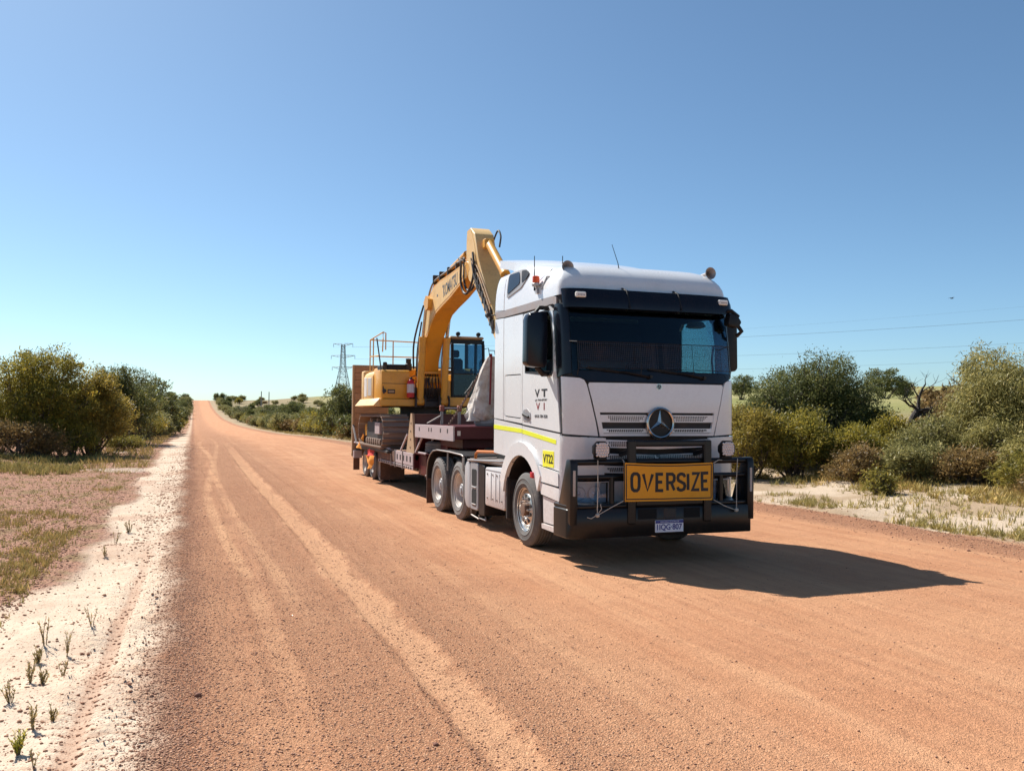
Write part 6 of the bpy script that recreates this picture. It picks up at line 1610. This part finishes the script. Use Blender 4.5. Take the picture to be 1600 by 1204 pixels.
# ---- scrub thickets: individual bushes that share a few crown meshes
PRO = []
for i, (kd, w_, h_, n) in enumerate((('dark', 2.6, 2.5, 6500), ('grey', 2.6, 2.2, 6500), ('olive', 2.6, 2.4, 6500), ('dark', 3.2, 3.3, 8000), ('rust', 2.2, 1.5, 4500), ('grey', 3.2, 2.8, 7500))):
    bl = blobset(R_, 7, w_, w_, h_, .15)
    cm = crown_mesh('crown', bl, n, .13, .065, LM[kd], 500+i, clump=.26)
    tm = limb_mesh('trunk', bl, .05, 500+i, M_['bark'], 3)
    PRO.append((cm, tm, kd))
SEEN = {}
def bush_label(x, y, pi, s_, tail):
    """size, row and place words that single a bush out within its thicket"""
    h = PRO_H[pi]*s_
    size = 'tall' if h > 3.3 else 'mid sized' if h > 2.3 else 'short' if h > 1.6 else 'ankle high'
    row = 'nearest row' if y < 50 else 'second row' if y < 62 else 'third row' if y < 78 else 'middle rows' if y < 115 else 'rear rows' if y < 170 else 'far rows' if y < 230 else 'very far rows' if y < 310 else 'distant rows' if y < 400 else 'last rows'
    e = min(abs(x-9.5), abs(x+2)); side = 'roadside' if e < 2 else 'one step back' if e < 4 else 'further back' if e < 9 else 'deep inside' if e < 16 else 'well inside' if e < 26 else 'paddock side'
    return size+' '+tail+', '+row+' '+side
PRO_H = (2.5, 2.2, 2.4, 3.3, 1.5, 2.8)
def bush(x, y, pi, s_, rot, label, group):
    if group: label = bush_label(x, y, pi, s_, label)
    cm, tm, kd = PRO[pi]
    o = empty('scrub_bush', (x, y, hz(x, y)-.05), label, 'bush', group)
    o.scale = (s_*R_.uniform(.9, 1.15), s_*R_.uniform(.9, 1.15), s_*R_.uniform(.85, 1.15)); o.rotation_euler = (0, 0, rot)
    link('crown', cm, None, o); link('trunk', tm, None, o)
# far thicket right of the receding road
G1 = 'bushes in the thicket right of the far road'
LBR = {'dark': 'dark green bush right of the far road', 'grey': 'grey green bush right of the far road', 'olive': 'olive bush right of the far road', 'rust': 'brown bush right of the far road'}
for k in range(190):
    y = 46*(530/46)**(R_.random()**.9)
    x = 10.2+y*.004+abs(R_.gauss(0, 1))*(3.2+y*.075)
    if R_.random() < .40: x = 10.2+y*.004+R_.random()*2.2
    pi = R_.choice((0,1,2,3,5,1,4)); bush(x, y, pi, R_.uniform(.75, 1.2)*(1+y*.0015), R_.uniform(0, 6.28), LBR[PRO[pi][2]], G1)
for k, (x, y, pi, s_) in enumerate(((14.2,56,2,1.25), (16.5,54,5,1.2), (13.4,49,2,1.1), (19.5,60,3,1.0), (27,170,3,1.7), (31,175,3,1.6), (24,190,3,1.4), (62,330,3,2.4), (30.5,150,0,1.6))):
    bush(x, y, pi, s_, k*1.3, LBR[PRO[pi][2]], G1)
# thicket behind truck and trailer, seen between and under them
G2 = 'bushes of the scrub behind the parked truck'
LBT = {'dark': 'dark green bush behind the parked truck', 'grey': 'grey green bush behind the parked truck', 'olive': 'olive bush behind the parked truck', 'rust': 'brown bush behind the parked truck'}
for k in range(34):
    y = R_.uniform(24, 52); x = R_.uniform(13.6, 32)+ (y-24)*.1
    if math.hypot(x-19, y-23.2) < 2.5 or math.hypot(x-22.6, y-23.6) < 3: continue
    pi = R_.choice((0,1,2,4,5)); bush(x, y, pi, R_.uniform(.6, 1.0), R_.uniform(0, 6.28), LBT[PRO[pi][2]], G2)
# left side, receding row
G3 = 'bushes receding along the left road edge'
LBL = {'dark': 'dark green bush along the left road edge', 'grey': 'grey green bush along the left road edge', 'olive': 'olive bush along the left road edge', 'rust': 'brown bush along the left road edge'}
for k in range(105):
    y = 64*(520/64)**(k/104)*R_.uniform(.96, 1.04); x = -2.5-abs(R_.gauss(0, 1))*(1.0+y*.022)
    pi = R_.choice((0,3,2,0,5)); bush(x, y, pi, R_.uniform(.85, 1.3)*(1+y*.0016), R_.uniform(0, 6.28), LBL[PRO[pi][2]], G3)
for k in range(16):
    y = R_.uniform(40, 62); x = R_.uniform(-18, -7); pi = R_.choice((0,3,2)); bush(x, y, pi, R_.uniform(1.0, 1.35), R_.uniform(0, 6.28), 'bush behind the left roadside clump', 'bushes behind the left roadside clump')
# lone paddock trees
for x, y, pi, s_, lb in ((112, 119, 3, 2.0, 'round dark tree standing alone in the paddock right of the spreading tree'), (148, 212, 3, 2.6, 'small dark tree on the skyline right beside the truck'), (48.8, 46, 4, 2.3, 'reddish tree rising behind the dead branches'), (118, 121, 0, 1.4, 'small bush beside the lone paddock tree')):
    o = bush(x, y, pi, s_, x, lb, None)
# ---- grass tufts in the verges
def grass(name, xs, ys, hmin, hmax, blades, seed, mat, label):
    r = np.random.default_rng(seed); n = len(xs)
    z = height(xs, ys)
    k = np.repeat(np.arange(n), blades); m = len(k)
    a = r.uniform(0, 6.28, m); lean = r.uniform(.1, .75, m); h = r.uniform(hmin, hmax, m)*np.repeat(r.uniform(.5, 1.2, n), blades)
    bx = xs[k]+r.normal(0, .035, m)*h/.12; by = ys[k]+r.normal(0, .035, m)*h/.12; bz = z[k]-.004
    w = r.uniform(.004, .008, m)*np.clip(h/.12, .8, 2.5)
    dx, dy = np.cos(a)*lean*h, np.sin(a)*lean*h
    px_, py_ = -np.sin(a)*w, np.cos(a)*w
    V = np.stack([np.stack([bx-px_, by-py_, bz], -1), np.stack([bx+px_, by+py_, bz], -1), np.stack([bx+dx*.45+px_*.8, by+dy*.45+py_*.8, bz+h*.6], -1), np.stack([bx+dx, by+dy, bz+h], -1)], 1).reshape(-1, 3)
    me = mesh_np(name, V, np.arange(len(V)).reshape(-1, 4), None, mat)
    at = me.attributes.new('tone', 'FLOAT', 'POINT'); at.data.foreach_set('value', np.repeat(np.clip(np.repeat(r.random(n), blades)*.7+r.random(m)*.3, 0, 1), 4).astype(np.float32))
    return tag(link(name, me, None), label, 'grass', kind='stuff')
GM = leaf_mat('verge_grass', (.10,.085,.032), (.17,.145,.052), (.29,.23,.12), .25)
GM2 = leaf_mat('verge_herb', (.085,.082,.030), (.15,.14,.052), (.27,.22,.11), .25)
r = np.random.default_rng(77)
n = 9000; y = 10*(36/10)**r.random(n); x = -1.6-r.random(n)**1.1*(y*.30+.5); dn = vnoise(x*.7, y*.35, 41)*.6+vnoise(x*2.2, y*1.4, 42)*.4; s_ = dn > .585
grass('left_verge_grass', x[s_], y[s_], .04, .10, 7, 5, GM, 'short olive grass scattered over the left verge')
n = 3600; y = 8.5*(34/8.5)**r.random(n); x = -1.5-r.random(n)**.9*(y*.32+.6)
grass('left_verge_weeds', x, y, .025, .085, 6, 15, GM2, 'thin dry weeds dotted among the stones of the left verge')
n = 2200; y = r.uniform(27, 35.5, n); x = r.uniform(-10, -3.2, n); s_ = vnoise(x*.6, y*.6, 44) > .5
grass('left_bank_grass', x[s_], y[s_], .10, .26, 10, 6, GM2, 'green grass below the shrubs on the left bank')
n = 2600; y = r.uniform(9, 24, n); x = np.where(r.random(n) < .30, r.normal(11.75, .16, n), 11.9+r.random(n)*5.0); dn = vnoise(x*1.1, y*1.1, 45); s_ = dn > .42
grass('right_verge_grass', x[s_], y[s_], .05, .15, 9, 7, GM2, 'short olive tufts dotting the right sandy verge')
n = 2200; y = r.uniform(10, 24, n); x = 14.8+r.random(n)*3.4; s_ = vnoise(x*.9, y*.9, 46) > .42
grass('right_bank_grass', x[s_], y[s_], .08, .22, 10, 8, GM, 'dry grass at the foot of the right hand shrubs')
n = 3000; y = 30*(160/30)**r.random(n); x = np.where(r.random(n) < .6, 9.2+y*.002+r.random(n)*2.4, -1.4-r.random(n)*2.2-y*.002); 
grass('far_verge_grass', x, y, .10, .25, 7, 9, GM, 'grass along the edges of the far road')
# ---- small plants in the foreground sand, each its own thing
def herb_meshes(seed, nst, h, leafy, mat):
    r = random.Random(seed); st = MB(); V, F, T = [], [], []
    for s_ in range(nst):
        a = r.uniform(0, 6.28); sp = r.uniform(.05, .45)
        p = Vector((r.uniform(-.01,.01), r.uniform(-.01,.01), -.01)); d = Vector((math.cos(a)*sp, math.sin(a)*sp, 1)).normalized(); hh = h*r.uniform(.55, 1.05)
        pts = [p]
        for i in range(5):
            d = (d+Vector((r.uniform(-.15,.15), r.uniform(-.15,.15), .10))).normalized(); p = p+d*hh/5; pts.append(p)
        st.tube(pts, [.0032,.003,.0027,.0023,.002,.001], 5)
        for i in range(leafy):
            t = r.uniform(.15, 1.0)*5; k = min(4, int(t)); b = pts[k].lerp(pts[k+1], t-k)
            q = r.uniform(0, 6.28); dl = (d*.75+Vector((math.cos(q), math.sin(q), .25))*.75).normalized(); L = r.uniform(.014, .030); sd = dl.cross(Vector((0,0,1))).normalized()*L*.16; n_ = dl.cross(sd).normalized()*L*.05
            i0 = len(V); V += [b, b+dl*L*.5+sd+n_, b+dl*L, b+dl*L*.5-sd+n_]; F.append((i0, i0+1, i0+2, i0+3)); T += [r.random()]*4
    sm = st.mesh('stem'); sm.materials.append(M_['herbstem'])
    lm = mesh_np('foliage', np.array([v[:] for v in V]), np.array(F), None, mat)
    at = lm.attributes.new('tone', 'FLOAT', 'POINT'); at.data.foreach_set('value', np.array(T, np.float32))
    return sm, lm
M_['herbstem'] = paint('herb_stem', (.16,.12,.06), .8, dirt=.3)
HM = leaf_mat('sand_herb_leaf', (.10,.095,.05), (.16,.14,.07), (.24,.20,.10), .2)
HG = leaf_mat('green_tuft_leaf', (.10,.12,.020), (.20,.22,.035), (.34,.33,.07), .2)
HV = [herb_meshes(900+i, ns, h, lf, mt) for i, (ns, h, lf, mt) in enumerate(((9,.15,34,HG), (6,.16,22,HM), (4,.20,16,HM), (7,.12,20,HM), (3,.13,12,HM)))]
HERB = [(-.84,5.29,0,1.0,'bushy bright green tuft in the bottom left corner'), (-1.03,6.15,1,.95,'small herb at the left picture edge above the green tuft'), (-.83,5.66,1,1.05,'feathery herb just above the bright green tuft'), (-.74,5.76,3,.9,'low herb right of the feathery herb'),
        (-.99,6.60,1,1.1,'grey herb on the left of the pair in mid sand'), (-.90,6.52,3,1.1,'grey herb on the right of the pair in mid sand'), (-.81,6.72,4,1.2,'thin upright herb beside the tyre print'), (-1.05,7.35,3,1.25,'short herb below the tallest leafy herb'), (-1.06,7.75,2,1.25,'tallest leafy herb standing in the pale sand'),
        (-.87,7.48,2,1.1,'slender branching herb right of the tallest leafy herb'), (-.76,8.06,2,.95,'slender herb closest to the ribbed tyre print'), (-1.02,12.2,1,1.0,'lone herb at the upper end of the tyre print'), (-.88,14.4,1,1.3,'larger herb beside the pale sand strip'), (-1.0,13.6,2,1.0,'thin herb next to the larger herb by the sand strip'), (-.72,5.0,4,.8,'tiny sprig near the bottom of the tyre print')]
for x, y, v, s_, lb in HERB:
    o = empty('sand_herb', (x, y, hz(x, y)), lb, 'plant', 'small plants in the left foreground sand'); o.scale = (s_,)*3; o.rotation_euler = (0,0,x*37)
    link('stem', HV[v][0], None, o); link('foliage', HV[v][1], None, o)
# a few larger stones
for x, y, d, lb in ((.06,6.05,.048,'largest dark stone on the gravel edge left of centre'), (1.30,4.75,.032,'dark stone in the middle of the near gravel'), (.02,4.75,.04,'dark stone near the bottom edge of the gravel windrow'), (10.1,9.2,.045,'reddish stone near the right edge of the road')):
    me = bpy.data.meshes.new('stone'); bm = bmesh.new(); bmesh.ops.create_icosphere(bm, subdivisions=2, radius=d/2)
    rr = random.Random(int(x*100))
    for v in bm.verts: v.co *= rr.uniform(.8, 1.15); v.co.z *= .7
    bm.to_mesh(me); bm.free(); me.shade_smooth()
    o = link('stone', me, paint('dark_stone', (.20,.085,.055), .9, dirt=.4)); o.location = (x, y, hz(x, y)+d*.18); tag(o, lb, 'stone')
# ================================================================ power line
M_['galv'] = paint('galvanised_steel', (.26,.29,.31), .6, .3, dirt=.2)
M_['pole'] = paint('grey_pole', (.30,.29,.28), .8, dirt=.2)
PX_, PYY = 62.7, 392.5
pz = hz(PX_, PYY); PH = 33.2-pz
PY_ = empty('transmission_tower', (PX_, PYY, pz), 'steel lattice transmission tower on the skyline left of the excavator', 'tower')
def bw(t):  # half width of the tower body at relative height t
    return 4.1-3.0*min(1, t/.62) if t < .62 else 1.1-.45*(t-.62)/.38
TILT = rad(-25)
def tp(sx, sy, t):
    x, y = sx*bw(t), sy*bw(t); return Vector((x*math.cos(TILT)-y*math.sin(TILT), x*math.sin(TILT)+y*math.cos(TILT), t*PH))
lv = [0, .13, .25, .36, .46, .55, .62, .72, .81, .90, .97]
for sx, sy in ((-1,-1), (1,-1), (1,1), (-1,1)):
    b = MB(); b.tube([tp(sx, sy, t) for t in lv], [.15]*5+[.12]*6, 4); b.build('tower_leg', M_['galv'], PY_, off=(0,0,0))
for i in range(len(lv)-1):
    b = MB(); t0, t1 = lv[i], lv[i+1]; c4 = ((-1,-1), (1,-1), (1,1), (-1,1))
    for k in range(4):
        a, c = c4[k], c4[(k+1) % 4]
        b.tube([tp(*a, t0), tp(*c, t1)], .075, 4); b.tube([tp(*c, t0), tp(*a, t1)], .075, 4); b.tube([tp(*a, t1), tp(*c, t1)], .07, 4)
    b.build('lattice_panel', M_['galv'], PY_, off=(0,0,0), weld=False)
ARM = []
for t, half in ((.985, 4.4), (.80, 5.4), (.62, 4.9)):
    for s_ in (-1, 1):
        d = Vector((math.cos(TILT), math.sin(TILT), 0)); tip = d*half*s_+Vector((0,0,t*PH)); rt0 = [tp(s_, q, t-.035) for q in (-1, 1)]; rt1 = [tp(s_, q, t) for q in (-1, 1)]
        b = MB()
        for p in rt0+rt1: b.tube([p, tip], .08, 4)
        for q in (.35, .7): b.tube([rt0[0].lerp(tip, q), rt1[0].lerp(tip, q)], .05, 4)
        b.build('cross_arm', M_['galv'], PY_, off=(0,0,0), weld=False)
        b = MB(); b.lathe([(0,0), (.10,-.1), (.10,-1.5), (0,-1.6)], tip, 'z', 6); b.build('insulator', M_['galv'], PY_, off=(0,0,0))
        ARM.append(Vector((PX_, PYY, pz))+tip+Vector((0,0,-1.6)))
M_['wire'] = paint('aluminium_wire', (.16,.18,.20), .6, .2, dirt=.1)
def wire(a, b_, sag, label, grp, r=.03):
    pts = []
    for i in range(41):
        t = i/40; p = Vector(a).lerp(Vector(b_), t); p.z -= sag*4*t*(1-t); pts.append(p)
    m = MB(); m.tube(pts, r, 5)
    o = m.build('power_line_wire', M_['wire'], None, off=(0,0,0)); return tag(o, label, 'wire', grp)
def cam_pt(px, py, d):
    v = fw + r2*((px-800)/1361.0) - u2*((py-602)/1361.0); return Vector((0,0,CAM_H)) + v*d
GW = 'overhead wires running from the tower behind the truck'
E_ = Vector((430.0, 120.0, 0))
for k, (za, zb, sg, lb, rr) in enumerate(((1, 52.5, 7.0, 'uppermost clear overhead wire right of the truck cab', .040), (3, 42.0, 7.0, 'second overhead wire right of the truck cab', .034), (5, 35.0, 6.5, 'lowest overhead wire above the right hand trees', .030), (0, 60.0, 7.0, 'faint highest overhead wire right of the truck roof', .014))):
    a = ARM[za]; wire(a, (E_.x, E_.y, zb), sg, lb, GW, rr)
# distribution poles
for px_, d_, top, lb in ((1200, 300, 589, 'power pole on the skyline right of the truck'), (1491, 330, 587, 'power pole on the skyline left of the pale gum tree'), (408, 330, 611, 'left one of two far poles right of the road crest'), (420, 340, 612, 'right one of two far poles right of the road crest')):
    p = cam_pt(px_, 640, d_); zt = cam_pt(px_, top, d_).z; z0 = hz(p.x, p.y)
    o = empty('power_pole', (p.x, p.y, z0), lb, 'pole', 'distant power poles')
    H = max(4, zt-z0)
    b = MB(); b.tube([(0,0,-.3), (0,0,H)], [.22,.16], 8); b.build('pole', M_['pole'], o, off=(0,0,0))
    if px_ > 1000:
        for zz, hw__ in ((H-.6, 1.3), (H-2.0, 1.1)):
            b = MB(); b.box(-hw__, hw__, -.07, .07, zz-.08, zz+.08); b.build('cross_arm', M_['pole'], o, off=(0,0,0))
# ---- bird in the sky
bp = cam_pt(1487, 466, 60)
BD = empty('bird', bp, 'tiny dark bird flying above the right hand wires', 'bird')
b = MB(); b.tube([(-.16,0,0), (-.06,0,.0), (.06,0,.01), (.13,0,.02), (.18,0,.015)], [.008,.035,.04,.026,.006], 8); b.build('body', M_['ink'], BD, off=(0,0,0))
for s_ in (-1, 1):
    b = MB(); b.add([(-.05,0,.02), (.06,0,.02), (.05,s_*.16,.07), (-.02,s_*.17,.065), (.0,s_*.30,.03), (-.03,s_*.29,.028), (0,0,.012), (.015,s_*.16,.062)], [(0,1,2,3), (3,2,4,5), (1,0,6), (6,0,3,7), (7,3,5,4), (1,6,7,2), (7,4,2)]); b.build('wing', M_['ink'], BD, off=(0,0,0))
